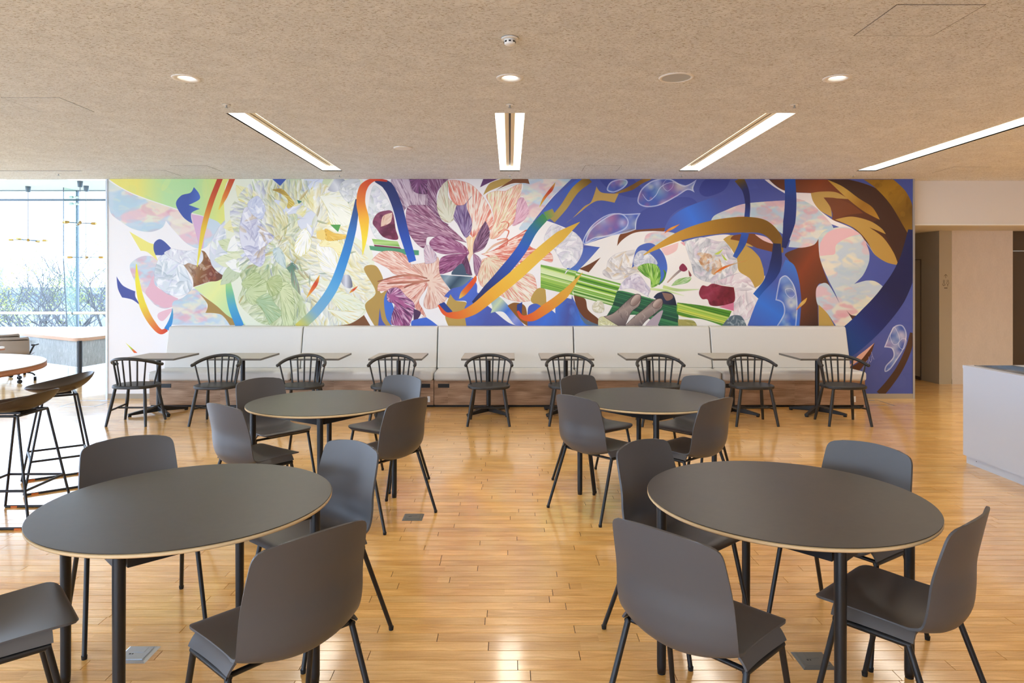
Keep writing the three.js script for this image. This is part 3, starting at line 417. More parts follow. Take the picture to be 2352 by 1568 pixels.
  ribbon('735,808 860,735 1100,620 1400,545 1700,520 1880,545 2000,660 2030,790', [6, 40, 90, 135, 150, 130, 100, 60], ['#d8a83a', '#cf9c36', '#c08e30', '#a87a22', '#8a621a', '#80590f', '#7a5510', '#94701c']);
  ribbon('2000,700 1990,880 1930,1060 1800,1200', [70, 110, 110, 70], ['#16204e', '#1a2a66', '#1d3f90', '#2468c8']);
  fill('1082,512! 1020,560 930,602! 980,555', '#e0762a', ['#e4a03a', '#dd5a1e'], [1, 0, 0, 1]); fill('1725,857! 1560,910 1393,995! 1500,915', '#dd6a1e', ['#c8b090', '#e06a1e', '#d8801e'], [1, 0, 0, 1]);
  // ribbons over the lilies
  B();
  ribbon('560,1500 720,1350 880,1130 990,850 1070,560 1120,280', [90, 92, 92, 84, 74, 40], ['#d8c84a', '#7aaccc', '#5aa8dc', '#2f86d0', '#2a6ab4', '#23386e']);
  ribbon('1290,100 1400,150 1490,330 1560,600 1640,870', [30, 90, 92, 90, 70], ['#1c2a60', '#1f2c66', '#1f2f70', '#2248a8', '#2a62cc']);
  ribbon('1400,105 1270,95 1180,160 1150,300 1180,470 1185,640 1168,805', [16, 30, 74, 82, 96, 50, 4], ['#c8301a', '#e04a1c', '#dd5a1e', '#e07a22', '#efb42c', '#f2d832', '#efe03a']);
  C();
  fill('590,1000! 592,1060 500,1180 430,1225! 450,1160 520,1080', '#e0661e', ['#dd4a18', '#e0701e', '#e8dc6a'], [1, 0, 0, 1]);
  ribbon('1250,440 1130,570 1020,760 860,960 700,1130 560,1260', [76, 90, 96, 96, 80, 20], ['#3f8a4a', '#1f6a9a', '#2558c0', '#2348a0', '#1f2f70', '#1f2a62']);
  ribbon('1330,400 1250,440', [70, 80], ['#a8964a', '#5f9a4a']);
  ribbon('240,1280 300,1360 420,1380 560,1330 750,1180 980,990 1200,790 1390,630 1575,495', [26, 44, 70, 96, 110, 112, 108, 100, 4], ['#dd4a1c', '#e0561e', '#e4701e', '#e8922a', '#ecae30', '#ecc040', '#e6bc48', '#e0b440', '#d8ac3a']);
  fill('240,1275! 290,1255! 370,1345! 310,1350', '#1f3f90'); fill('980,1280! 1030,1255! 1025,1375! 985,1360', '#1f3a8a');
  ribbon('985,1340 1030,1400 1120,1400 1250,1320 1420,1190 1600,975', [20, 40, 76, 92, 84, 3], ['#dd4a1c', '#e0561e', '#e4661e', '#e68a2a', '#e2a436', '#e0b848']);
  fill('1345,115! 1320,190 1260,260 1190,360! 1230,260', '#cfae3a', ['#b8341a', '#d8802a', '#d8d24a'], [1, 0, 0, 1]);
  // --- right end: brown, gold, navy
  E();
  fill('245,64! 760,64! 960,150 1160,320 1165,640! 1110,640 1000,600 900,480 800,380 680,340! 660,260 560,200 530,155! 440,150 350,140', '#5a3524', ['#8a4420', '#5a3020', '#4a2c20'], [0, 0, 1, 0.6]);
  fill('640,64! 780,64! 990,140 1150,350 1165,640! 1120,640 1090,560 1020,430 940,360 990,330! 880,250 760,170', '#432a22');
  fill('530,155! 600,145 700,150 782,195! 700,190 615,185! 660,250 670,315! 590,270 545,210', '#bf9c52'); fill('640,66! 740,110 850,190 940,250 990,333! 880,275 760,180', '#c29a3e', ['#c8a24a', '#9a6c20', '#b88a34'], [0, 0, 1, 1]);
  fill('615,185! 700,190 800,230 880,290! 780,300 690,330 668,345! 672,270', '#743f22');
  fill('690,332! 800,312 920,340 1000,390 1030,430! 960,400 920,385! 1010,450 1080,550 1115,640! 1020,625 950,560 900,470 820,390', '#bf9a4e');
  fill('880,64! 1080,64! 1170,150 1207,240! 1207,480! 1150,380 1060,230 960,120', '#96701e', ['#a87f22', '#7a5a1a', '#9a7424'], [0, 0, 1, 1]); { const o = outline('880,64! 1080,64! 1170,150 1207,240! 1207,480! 1150,380 1060,230 960,120'); brush(o, ['#6a4a14', '#b08a34', '#8a6418'], 40, 10, 0.35); }
  fill('1080,64! 1210,64! 1210,235! 1160,140', '#4a5cb0');
  fill('360,560 450,520 580,460! 600,620 650,760 700,850 720,890! 680,850 600,760 568,800 575,900 580,1048! 455,1048! 465,850 430,680 380,600', '#5a3422', ['#8a3f20', '#6a3822', '#452a20'], [0, 0.2, 1, 0.6]);
  fill('360,600! 420,640 455,760 462,900 450,1048! 110,1048! 180,860 300,720', '#4a62b8', ['#3a7ae0', '#4a5cb0', '#3f80dc'], [0, 1, 0.9, 0]);
  fill('220,64! 250,64! 300,110 360,140 440,152! 530,155! 545,210 590,270 670,330! 700,345 820,400 900,490 955,565! 860,440 740,390 600,330 480,220 380,170 280,110', '#f0edee');
  cloud('380,515! 430,330 435,210! 490,210! 560,250 640,330 680,390 660,440 580,460! 550,500 470,520', 41); cloud('430,190! 495,208! 430,212', 42);
  cloud('580,455! 620,410 700,385 780,385 860,430 910,520 920,600 880,700 820,762! 900,740 960,745 1020,790 1045,845 980,930 900,1000 830,1070 770,1120! 770,1050 700,1048! 640,960 575,900 565,800 600,760 650,770 720,890! 690,820 640,720 590,590', 45);
  fill('590,500 640,420 720,390 800,395 860,430! 780,450 700,500 690,560 640,570 590,575!', '#e9bfc6'); fill('580,900! 640,960 690,1048! 582,1048!', '#c2a052');
  fill('765,935! 800,970 862,975! 830,1000 825,1040! 800,990', '#4a2c24'); fill('920,515! 960,570 1040,620 1135,640! 1110,740 1045,845! 1000,760 900,738 820,762! 910,660', '#4d5cac');
  ribbon('1200,400 1170,640 1080,830 940,1000 800,1130 700,1200', [40, 130, 175, 190, 190, 190], ['#1c2860', '#1a2258', '#191f52', '#1c2a70', '#1a4aa0', '#1c52b0']);
  ribbon('390,62 395,200 385,350 350,520', [72, 76, 80, 30], ['#1f58b8', '#1f3a86', '#1c2f78', '#1a2560']);
  fill('955,1155! 900,1240 830,1290 780,1320! 830,1255 900,1200', '#e8b8a8'); fill('955,1155! 930,1230 880,1310 840,1345 780,1325! 850,1285 910,1215', '#5a321c');
  ribbon('1207,1090 1180,1200 1120,1330 1050,1430 990,1500', [30, 40, 44, 48, 52], ['#4a2e1c', '#4f3220', '#4a2e1e', '#4a3020', '#4f3624']);
  bubble('315,760 330,720 370,710 420,780 440,900 430,1048! 300,1048! 350,960 340,890 295,870!', ['#e4e6d2', '#8fb6e0', '#5a6fd0', '#6a80d8', '#c8cce8']); bubble('1060,1090 1090,1045 1140,1040 1168,1100 1150,1190 1110,1260 1060,1330 1025,1348 1030,1310 1080,1250 1070,1195 1020,1185!', ['#e4c8dc', '#9ab6e0', '#8a6fb0', '#6a80d8', '#d8dce8', '#e6e6c8']);
  c.strokeStyle = 'rgba(232,236,248,0.8)'; c.lineWidth = 0.9; for (const s of ['1060,1110 1085,1050 1120,1120 1110,1160 1080,1165', '1115,1160 1140,1128 1168,1140 1150,1195 1125,1190', '360,800 400,795 425,830 400,856 370,835']) c.stroke(outline(s).path);
  fill('505,853! 490,890 430,940! 460,890', '#e0a23a', ['#d8b86a', '#e0641e'], [1, 0, 0, 1]);
  // signature, scratched in thin strokes
  frame(1960, 800, 22.4); c.strokeStyle = 'rgba(176,178,222,0.85)'; c.lineWidth = 1.1; c.lineCap = 'round';
  for (const s of ['930,210 975,400 1060,580', '975,440 920,480', '780,450 830,650 870,735 920,680 955,520', '720,640 600,770 660,850 640,980', '770,690 730,910', '800,600 745,800', '590,930 540,960 590,1090', '510,1000 490,1190']) { const p = pts(s); c.beginPath(); p.forEach((q, i) => (i ? c.lineTo(q.x, q.y) : c.moveTo(q.x, q.y))); c.stroke(); }
  A(); frame(240, 740, 4.704); fill('228,225! 300,285 355,335! 320,335!', '#d8d83a', ['#e6e03a', '#a8c83a', '#e0641e', '#d84a1e'], [0, 0, 1, 1]);
}
// ---------------------------------------------------------------- the room
const CEIL = 3.043, WALL = -9.467, HI = 3.6, FAC = -14.74, XL = -11.4, XR = 10.5, ZB = 3.6;
// floor: strip flooring laid along x, each strip a board of its own
const floor = struct('floor', box(XR - XL + 0.4, 0.2, ZB - FAC + 0.4, (XR + XL) / 2, -0.104, (ZB + FAC) / 2), M.joint, 'glossy maple strip floor laid across the whole room');
{
  const r = rng(1234), W = 0.0747, gap = 0.0011, boards = [];
  for (let z = ZB, row = 0; z > FAC; z -= W, row++) {
    let x = XL - r() * 0.9;
    while (x < XR) { const l = 0.906 * (r() < 0.25 ? 0.55 + r() * 0.4 : 1); boards.push([Math.max(x, XL), Math.min(x + l, XR), z - W, z]); x += l; }
  }
  const seen = (b) => { const d = -(b[2] + b[3]) / 2; if (d < 2.6) return 0; const l = Math.max(b[0], -0.76 * d), q = Math.min(b[1], 0.76 * d); return q > l ? (q - l) / d * (1 / (d * d)) : 0; };
  boards.forEach((b) => (b.push(seen(b))));
  const order = [...boards].sort((a, b) => b[4] - a[4]), single = new Set(order.slice(0, 300)), rest = [];
  const board = ([x0, x1, z0, z1]) => {
    x0 += gap * 0.7; x1 -= gap * 0.7; z0 += gap; z1 -= gap;
    const t = () => (r() - 0.5) * 0.00032, y = [t(), t(), t(), t()], lo = -0.006, ch = 0.0008;
    const P = [[x0 + ch, y[0], z0 + ch], [x1 - ch, y[1], z0 + ch], [x1 - ch, y[2], z1 - ch], [x0 + ch, y[3], z1 - ch], [x0, lo, z0], [x1, lo, z0], [x1, lo, z1], [x0, lo, z1]];
    const F = [[0, 3, 2, 1], [3, 7, 6, 2], [1, 5, 4, 0], [2, 6, 5, 1], [0, 4, 7, 3]], pos = [], uv = [], col = [], ou = r() * 5, ov = r() * 5;
    const k = 0.95 + r() * 0.18, warm = (r() - 0.5) * 0.07;
    for (const f of F) for (const i of [f[0], f[1], f[2], f[0], f[2], f[3]]) { pos.push(...P[i]); uv.push(P[i][0] + ou, P[i][2] + ov); col.push(k * (1 + warm * 0.4), k, k * (1 - warm)); }
    const g = new THREE.BufferGeometry(); g.setAttribute('position', new THREE.Float32BufferAttribute(pos, 3)); g.setAttribute('uv', new THREE.Float32BufferAttribute(uv, 2)); g.setAttribute('color', new THREE.Float32BufferAttribute(col, 3)); g.computeVertexNormals(); return g;
  };
  for (const b of boards) { const g = board(b); if (single.has(b)) obj('plank', g, M.floor, floor); else rest.push(g); }
  const m = obj('plank_field', mergeGeometries(rest), M.floor, floor); m.userData = { kind: 'stuff', label: 'maple strips farther off and to the sides' };
}

// linear lamps: x, z of far end, length. Recess in the ceiling with a slotted body hung in its middle
const LIN = [[-2.285, -8.8, 3.0], [0, -8.8, 3.0], [2.301, -8.8, 3.0], [4.585, -8.8, 3.0]], LINBACK = [[-2.285, -0.6, 3.0], [0, -0.6, 3.0], [2.301, -0.6, 3.0], [4.585, -0.6, 3.0]];
const SPOTS = [[-2.281, -4.81], [0, -4.805], [2.306, -4.81], [7.3, -7.9], [7.3, -6.2], [7.3, -4.5]];
{
  const s = new THREE.Shape(); const X0 = XL, X1 = XR;
  s.moveTo(X0, -ZB); s.lineTo(X1, -ZB); s.lineTo(X1, 9.7); s.lineTo(5.5, 9.7); s.lineTo(5.5, 9.5); s.lineTo(X0, 9.5); s.closePath();
  for (const [x, z, l] of [...LIN, ...LINBACK]) { const h = new THREE.Path(); h.moveTo(x - 0.128, -z); h.lineTo(x + 0.128, -z); h.lineTo(x + 0.128, -z - l); h.lineTo(x - 0.128, -z - l); h.closePath(); s.holes.push(h); }
  for (const [x, z] of SPOTS) { const h = new THREE.Path(); h.absarc(x, -z, 0.062, 0, Math.PI * 2, true); s.holes.push(h); }
  const g = new THREE.ExtrudeGeometry(s, { depth: 0.02, bevelEnabled: false, curveSegments: 24 }).rotateX(-Math.PI / 2).translate(0, CEIL, 0);
  struct('ceiling', g, M.ceiling, 'warm grey fissured board ceiling over the seating area');
  struct('ceiling_void', span(XL, XR, CEIL + 0.2, CEIL + 0.3, WALL - 0.03, ZB), M.whiteWall, 'slab above the boarded ceiling');
  // raised ceiling over the window zone, with the upstand between the two levels
  struct('ceiling_raised', span(XL, -5.4, HI, HI + 0.1, FAC - 0.2, WALL + 0.1), M.smoothCeiling, 'higher smooth white ceiling over the window zone');
  struct('trim_1', span(XL, -5.4, CEIL, HI, WALL - 0.05, WALL - 0.035), M.smoothCeiling, 'white upstand where the ceiling steps up');
}
function linearLamp([x, z, l], label) {
  const t = thing('linear_ceiling_lamp', label, 'ceiling lamp', [x, CEIL, z + l / 2], 0, 'recessed linear ceiling lamps');
  const w = 0.128, h = 0.1, e = l / 2;
  obj('housing', [span(-w - 0.004, -w, 0, h, -e, e), span(w, w + 0.004, 0, h, -e, e), span(-w, w, 0, h, -e - 0.004, -e), span(-w, w, 0, h, e, e + 0.004), span(-w, w, h, h + 0.004, -e, e)], M.reflector, t);
  obj('diffuser', [span(-w + 0.001, -0.05, 0.088, 0.092, -e + 0.002, e - 0.002), span(0.05, w - 0.001, 0.088, 0.092, -e + 0.002, e - 0.002), span(-0.05, 0.05, 0.088, 0.092, -e + 0.002, -e + 0.07),
    span(-w + 0.001, -w + 0.004, 0.012, 0.088, -e + 0.002, e - 0.002), span(w - 0.004, w - 0.001, 0.012, 0.088, -e + 0.002, e - 0.002), span(-w + 0.004, w - 0.004, 0.012, 0.088, -e + 0.001, -e + 0.003)], M.glow, t);
  const b = obj('body', [span(-0.046, -0.009, 0.05, 0.085, -e + 0.07, e - 0.003), span(0.009, 0.046, 0.05, 0.085, -e + 0.07, e - 0.003)], M.creamMetal, t);
  obj('slot', span(-0.009, 0.009, 0.062, 0.085, -e + 0.07, e - 0.003), M.black, b);
  const a = new THREE.RectAreaLight(new THREE.Color().setRGB(...LAMP.tint), LAMP.linear, 0.24, l - 0.04); a.rotation.x = -Math.PI / 2; a.position.y = 0.008; t.add(a);
}
LIN.forEach((p, i) => linearLamp(p, ['recessed linear ceiling lamp at left, above the white peony side', 'recessed linear ceiling lamp in the middle, seen end on', 'recessed linear ceiling lamp right of the middle one', 'recessed linear ceiling lamp at far right, cut by the frame'][i]));
LINBACK.forEach((p, i) => linearLamp(p, 'recessed linear ceiling lamp overhead, ' + ['first', 'second', 'third', 'fourth'][i] + ' from the window side'));
SPOTS.forEach(([x, z], i) => {
  const t = thing('downlight', ['round recessed downlight nearest the window side', 'round recessed downlight in the middle of the row', 'round recessed downlight right of the ceiling speaker', 'round downlight over the aisle, nearest the corridor', 'round downlight over the aisle, second from the corridor', 'round downlight over the aisle, third from the corridor'][i], 'downlight', [x, CEIL, z], 0, 'round downlights');
  obj('trim_ring', lathe([[0.056, 0.02], [0.058, -0.001], [0.075, -0.006], [0.094, -0.005], [0.096, 0.0005]], 40), M.fitting, t);
  obj('housing', [lathe([[0.0, 0.09], [0.058, 0.09], [0.06, 0.0]], 32)], M.reflector, t);
  obj('lamp_disc', disc(0.052, 0.004, 0, 0.022, 0), M.glowSpot, t);
  const s = new THREE.SpotLight(new THREE.Color().setRGB(1, 0.92, 0.74), i > 2 ? LAMP.spot * 3 : LAMP.spot, 0, i > 2 ? 1.1 : 0.75, 0.6, 2); s.position.set(0, 0.012, 0); s.target.position.set(0, -3, 0); s.castShadow = true; s.shadow.radius = 2.5; t.add(s, s.target);
});

// the mural wall
const wallBack = struct('wall_back', [span(-5.573, 5.585, 0, CEIL, WALL - 0.16, WALL - 0.012)], M.whiteWall, 'white wall that carries the mural');
for (const [i, x0, x1] of [[0, -5.573, 0], [1, 0, 5.585]]) {
  const g = new THREE.PlaneGeometry(x1 - x0, CEIL - 0.068).translate((x0 + x1) / 2, (CEIL + 0.068) / 2, WALL);
  const px0 = 248 + i * 923, px1 = i ? 2096 : 1171;
  const t = tex(canvas(2048, Math.round(2048 * 494 / (px1 - px0)), (c, w, h) => { c.setTransform(w / (px1 - px0), 0, 0, h / 494, -px0 * w / (px1 - px0), -411 * h / 494); paintMural(c); }));
  t.wrapS = t.wrapT = THREE.ClampToEdgeWrapping; t.anisotropy = 8;
  obj('mural_panel', mergeGeometries([span(x0, x1, 0.068, CEIL, WALL - 0.012, WALL - 0.001), g].map((q) => q.toNonIndexed())), std({ map: t, roughness: 0.62 }), wallBack).userData = { label: i ? 'painted mural of blue, gold and brown swirls' : 'painted mural of pale peony and pink lilies' };
}
struct('baseboard_back', [span(-5.573, -4.7, 0, 0.068, WALL, WALL + 0.008), span(4.6, 5.585, 0, 0.068, WALL, WALL + 0.008)], M.base, 'beige skirting under the mural');
struct('trim_2', [span(-5.6, -5.573, 0, CEIL, WALL - 0.17, WALL + 0.012)], M.trim, 'slim grey metal edge at the window end of the mural wall');
struct('trim_3', [span(5.585, 5.612, 0, CEIL, WALL - 0.17, WALL + 0.012)], M.trim, 'slim grey metal edge at the corridor end of the mural wall');
struct('wall_hidden', [span(-5.5, -5.35, 0, HI, FAC, WALL - 0.16)], M.whiteWall, 'white side wall of the window zone behind the mural');
// right: bulkhead, corridor, panelled return
struct('wall_bulkhead', span(5.612, XR, 2.43, CEIL, -9.78, -9.63), M.whiteWall, 'white bulkhead above the corridor opening');
struct('trim_4', span(5.612, XR, 2.415, 2.43, -9.79, -9.62), M.fitting, 'slim trim along the lower edge of the bulkhead');
struct('ceiling_corridor', span(5.4, XR, 2.43, 2.5, -15, -9.78), M.whiteWall, 'lower ceiling of the corridor');
struct('wall_corridor', span(6.8, 6.98, 0, 2.43, -15, -10.83), M.taupe, 'taupe panelled wall running back along the corridor');
struct('door_1', [span(6.79, 6.8, 0.06, 1.98, -12.2, -11.29)], M.taupe, 'flush taupe door in the corridor wall');
struct('trim_5', [span(6.785, 6.8, 1.985, 1.995, -12.2, -11.28), span(6.785, 6.8, 0.0, 1.99, -11.288, -11.28), span(6.783, 6.8, 0, 0.05, -12.2, -11.3)], M.darkDoor, 'dark joint around the flush corridor door');
struct('wall_corridor_end', [span(5.4, 7, 0, 2.43, -15.1, -15), span(5.3, 5.42, 0, CEIL, -15, WALL - 0.16)], M.taupe, 'end of the corridor');
const pil = struct('trim_6', span(6.8, 6.998, 0, 2.43, -10.83, -10.81), M.taupeMetal, 'narrow taupe metal panel with a restroom sign');
struct('wall_right_back', span(7.0, 7.965, 0, 2.43, -11, -10.81), M.plaster, 'beige wall beside the corridor');
struct('baseboard_right', span(7.0, 7.965, 0, 0.075, -10.81, -10.803), M.plaster, 'beige skirting of the wall beside the corridor');
struct('door_2', [span(7.975, XR, 0, 2.11, -11, -10.9), span(7.975, XR, 2.12, 2.43, -11, -10.9)], M.darkDoor, 'tall dark brown door at the right edge');
{ // restroom sign: arrow, two figures, a line of small print
  const t = thing('restroom_sign', 'small engraved restroom sign with arrow on taupe panel', 'sign', [6.9, 1.63, -10.809]), k = 0.000308;
  const q = (x, y) => V((x - 930) * k, -(y - 800) * k, 0), ln = (pts, r = 0.0022) => tube(pts.map(([x, y]) => q(x, y)), r, Math.max(6, pts.length * 5), 5, false, 0.2);
  obj('arrow', [ln([[935, 455], [935, 640]], 0.0028), ln([[845, 545], [935, 450], [1025, 540]], 0.0026)], M.ink, t);
  const ring = (x, y, rx, ry) => ln(Array.from({ length: 17 }, (_, i) => [x + rx * Math.cos(i / 16 * 6.2832), y + ry * Math.sin(i / 16 * 6.2832)]));
  obj('figure_woman', [ring(843, 785, 40, 42), ln([[820, 840], [800, 930], [765, 990]]), ln([[860, 840], [880, 930], [920, 990]]), ln([[765, 995], [920, 995]], 0.0026), ln([[838, 1000], [838, 1060]], 0.003)], M.ink, t);
  obj('figure_man', [ring(1040, 785, 44, 42), ln([[1015, 845], [982, 890], [1010, 950], [1040, 985], [1075, 940], [1098, 890], [1065, 850]]), ln([[1040, 985], [1040, 1065]], 0.003)], M.ink, t);
  obj('small_print', box(0.052, 0.011, 0.002, 0.003, -0.108, 0), M.ink, t);
}
// outer shell behind and beside the camera
struct('wall_rear', span(-1, XR, 0, CEIL + 0.2, ZB, ZB + 0.15), M.whiteWall, 'white wall behind the camera');
struct('wall_right', span(XR, XR + 0.15, 0, CEIL + 0.2, -15, ZB + 0.15), M.plaster, 'beige wall on the right of the room');

// window facades: the end of the window zone, and the long window side on the left
function facade(n, along, at, from, to, posts, label) {
  const put = (a0, a1, y0, y1, d0, d1) => (along === 'x' ? span(a0, a1, y0, y1, at + d0, at + d1) : span(at + d0, at + d1, y0, y1, a0, a1));
  const edges = [from, ...posts, to];
  const f = struct('window_' + n, [put(from, to, 0, 0.12, -0.06, 0.06), put(from, to, 3.375, 3.415, -0.025, 0.025), put(from, to, HI - 0.008, HI + 0.03, -0.04, 0.04), ...posts.map((p) => put(p - 0.02, p + 0.02, 0.1, HI, -0.03, 0.03))], M.mullion, label);
  for (let i = 1; i < edges.length; i++) { obj('pane', put(edges[i - 1] + 0.018, edges[i] - 0.018, 0.12, 3.375, -0.006, 0.006), M.glass, f); obj('pane', put(edges[i - 1] + 0.018, edges[i] - 0.018, 3.415, HI - 0.008, -0.006, 0.006), M.glass, f); }
  return f;
}
const win1 = facade(1, 'x', FAC, XL, -5.5, [-9.335, -7.5], 'floor to ceiling glazed end wall looking out on trees');
facade(2, 'z', XL, FAC, ZB, [-9.3, -7.5, -5.7, -3.9, -2.1, -0.3, 1.5], 'floor to ceiling glazed wall on the left of the room');
facade(3, 'x', ZB, XL, -1, [-9.6, -7.8, -6, -4.2, -2.6], 'floor to ceiling glazed wall behind the camera on the left');
for (const x of [-9.335, -7.5]) {                                      // glass fins with their clamps
  const s = new THREE.Shape(); s.moveTo(-FAC - 0.04, 0.12); s.lineTo(-FAC - 0.30, 0.12); s.lineTo(-FAC - 0.46, 2.06); s.lineTo(-FAC - 0.46, HI); s.lineTo(-FAC - 0.04, HI); s.closePath();
  const g = new THREE.ExtrudeGeometry(s, { depth: 0.019, bevelEnabled: false }).rotateY(Math.PI / 2).translate(x - 0.01, 0, 0);
  obj('glass_fin', g, M.finGlass, win1);
  obj('fin_edge', [rod(V(x, 0.12, FAC + 0.30), V(x, 2.06, FAC + 0.46), 0.011), rod(V(x, 2.06, FAC + 0.46), V(x, HI, FAC + 0.46), 0.009)], M.mullion, win1);
  for (const y of [3.30, 3.44]) obj('glass_clamp', [-1, 1].map((k) => new THREE.CapsuleGeometry(0.03, 0.05, 6, 14).rotateZ(Math.PI / 2).translate(x - 0.01 + k * 0.06, y, FAC + 0.1)), M.rail, win1);
}
struct('wall_left_upper', span(XL - 0.15, XL + 0.02, HI, HI + 0.2, FAC, ZB), M.whiteWall, 'strip of wall above the left glazing');
{ const t = thing('handrail', 'round pale metal handrail across the end window', 'handrail', [0, 0, 0]);
  obj('rail', rod(V(XL + 0.02, 0.965, FAC + 0.24), V(-5.5, 0.965, FAC + 0.24), 0.03), M.rail, t);
  for (const x of [-9.3, -7.5]) obj('bracket', [rod(V(x + 0.02, 0.965, FAC + 0.24), V(x + 0.02, 0.93, FAC + 0.05), 0.01), disc(0.036, 0.02, 0, 0, 0).rotateZ(Math.PI / 2).translate(x + 0.02, 0.965, FAC + 0.24)], M.mullion, t); }
{ // cove lamps along the ceiling step
  [[-6.16, -5.62], [-9.0, -7.03]].forEach(([x0, x1], i) => { const t = thing('cove_lamp', i ? 'slim linear lamp at the ceiling step, cut by the left frame' : 'slim linear lamp at the ceiling step beside the mural', 'lamp', [(x0 + x1) / 2, CEIL, WALL - 0.06]);
    obj('housing', box(x1 - x0, 0.012, 0.05, 0, 0.02, 0), M.fitting, t); obj('diffuser', box(x1 - x0 - 0.01, 0.02, 0.042, 0, 0.004, 0), M.glow, t);
    const a = new THREE.RectAreaLight(new THREE.Color().setRGB(...LAMP.tint), LAMP.cove, x1 - x0, 0.04); a.rotation.x = -Math.PI / 2; a.position.y = -0.01; t.add(a); }); }
// ---------------------------------------------------------------- shell chairs at the round tables
function shellGeometry() {
  // along the middle line: v, z, y, half width, how far the sides wrap forward, how far they lift
  const T = [[0, 0.222, 0.446, 0.15, 0, 0], [0.025, 0.214, 0.455, 0.186, 0, 0.001], [0.07, 0.19, 0.461, 0.208, 0, 0.003], [0.14, 0.14, 0.457, 0.209, 0, 0.008], [0.28, 0.04, 0.44, 0.205, 0, 0.022], [0.4, -0.065, 0.424, 0.206, 0.006, 0.036],
    [0.46, -0.135, 0.421, 0.211, 0.028, 0.042], [0.51, -0.186, 0.439, 0.217, 0.046, 0.038], [0.56, -0.214, 0.485, 0.221, 0.06, 0.022], [0.62, -0.221, 0.545, 0.222, 0.058, 0.008], [0.74, -0.222, 0.638, 0.217, 0.049, 0], [0.87, -0.241, 0.744, 0.209, 0.041, 0],
    [0.93, -0.25, 0.79, 0.203, 0.037, -0.003], [0.965, -0.255, 0.814, 0.191, 0.033, -0.008], [0.985, -0.258, 0.827, 0.172, 0.028, -0.012], [1, -0.259, 0.832, 0.135, 0.019, -0.01]];
  const C = [1, 2, 3, 4, 5].map((k) => new THREE.CatmullRomCurve3(T.map((r) => V(r[0], r[k], 0))));
  const grid = Array.from({ length: 201 }, (_, i) => { const t = i / 200; return [C[0].getPoint(t).x, ...C.map((c) => c.getPoint(t).y)]; });
  const f = (u, v) => { const [, z, y, w, wrap, lift] = lerpTable(grid, v), s = 2 * u - 1; return V(w * s, y + lift * s * s, z + wrap * s * s); };
  const flap = (sd) => sheet((u, v) => { const z = -0.125 + 0.265 * v, [, , y, w, , lift] = lerpTable(grid.slice(20, 110).reverse().map((g) => [g[1], ...g.slice(1)]), z), k = sd > 0 ? u : 1 - u; return V(sd * (w - 0.004 + 0.026 * k), y + lift - 0.002 - (y + lift - 0.43) * k * (0.55 + 0.45 * k), z); }, 6, 14, 0.008);
  return merge([sheet(f, 22, 60, 0.0085), flap(1), flap(-1)]);
}
const shellGeo = shellGeometry();
function shellChair(label, x, depth, a) {
  const t = thing('shell_chair', label, 'chair', [x, 0, -depth], Math.PI - a, 'grey shell chairs at the round tables');
  obj('seat_shell', shellGeo, M.shell, t);
  const top = (sx, k) => V(sx * 0.222, 0.418, k), foot = (sx, k) => (k > 0 ? V(sx * 0.244, 0.012, 0.212) : V(sx * 0.252, 0.012, -0.249));
  for (const sx of [-1, 1]) for (const k of [-0.105, 0.125]) {
    const l = obj('leg', rod(foot(sx, k), top(sx, k), 0.0098, 0.0108), M.blackSteel, t), p = foot(sx, k);
    obj('foot_cap', disc(0.0105, 0.016, p.x, 0.008, p.z, 14, 0.012), M.rubber, l);
  }
  for (const sx of [-1, 1]) obj('side_rail', rod(V(sx * 0.222, 0.416, -0.115), V(sx * 0.222, 0.416, 0.135), 0.0105), M.blackSteel, t);
  obj('crossbar', tube([V(-0.222, 0.416, -0.1), V(-0.17, 0.411, -0.09), V(0, 0.405, -0.08), V(0.17, 0.411, -0.09), V(0.222, 0.416, -0.1)], 0.0085, 24, 10), M.blackSteel, t);
  obj('crossbar', rod(V(-0.222, 0.416, 0.11), V(0.222, 0.416, 0.11), 0.0085), M.blackSteel, t);
  return t;
}
const proto = shellChair('grey shell chair behind the front left round table, toward the bar stools', -1.757, 3.224, 2.454);
for (const [label, x, d, a] of [
  ['grey shell chair right of the front left table, its front toward us', -0.901, 3.121, 3.832],
  ['grey shell chair nearest the camera at the front left table, back turned to us', -0.779, 2.286, -0.846],
  ['grey shell chair cut by the left frame, only its seat showing', -1.747, 2.305, 0.839],
  ['grey shell chair left of the middle left table, pale back outward', -1.703, 4.551, 0.631],
  ['grey shell chair behind the middle left table, left of the pair there', -1.853, 5.364, 2.296],
  ['grey shell chair behind the middle left table, right of the pair there', -1.008, 5.497, 3.705],
  ['grey shell chair at the right of the middle left table, beside a floor box', -0.864, 4.691, -0.985],
  ['grey shell chair at the left front of the middle right table', 0.626, 4.831, 0.884],
  ['grey shell chair behind the middle right table, left of the pair there', 0.703, 5.52, 2.45],
  ['grey shell chair behind the middle right table, right of the pair there', 1.436, 5.494, 3.995],
  ['grey shell chair at the right front of the middle right table', 1.249, 4.753, -0.731],
  ['grey shell chair behind the front right table, on its left', 0.79, 3.143, 2.419],
  ['grey shell chair nearest the camera at the front right table, on its left', 0.646, 2.314, 0.815],
  ['grey shell chair behind the front right table, on its right', 1.528, 3.136, 4.121],
  ['grey shell chair at the right of the front right table, seen from its side', 1.403, 2.463, -0.719]]) copyOf(proto, label, [x, 0, -d], Math.PI - a);

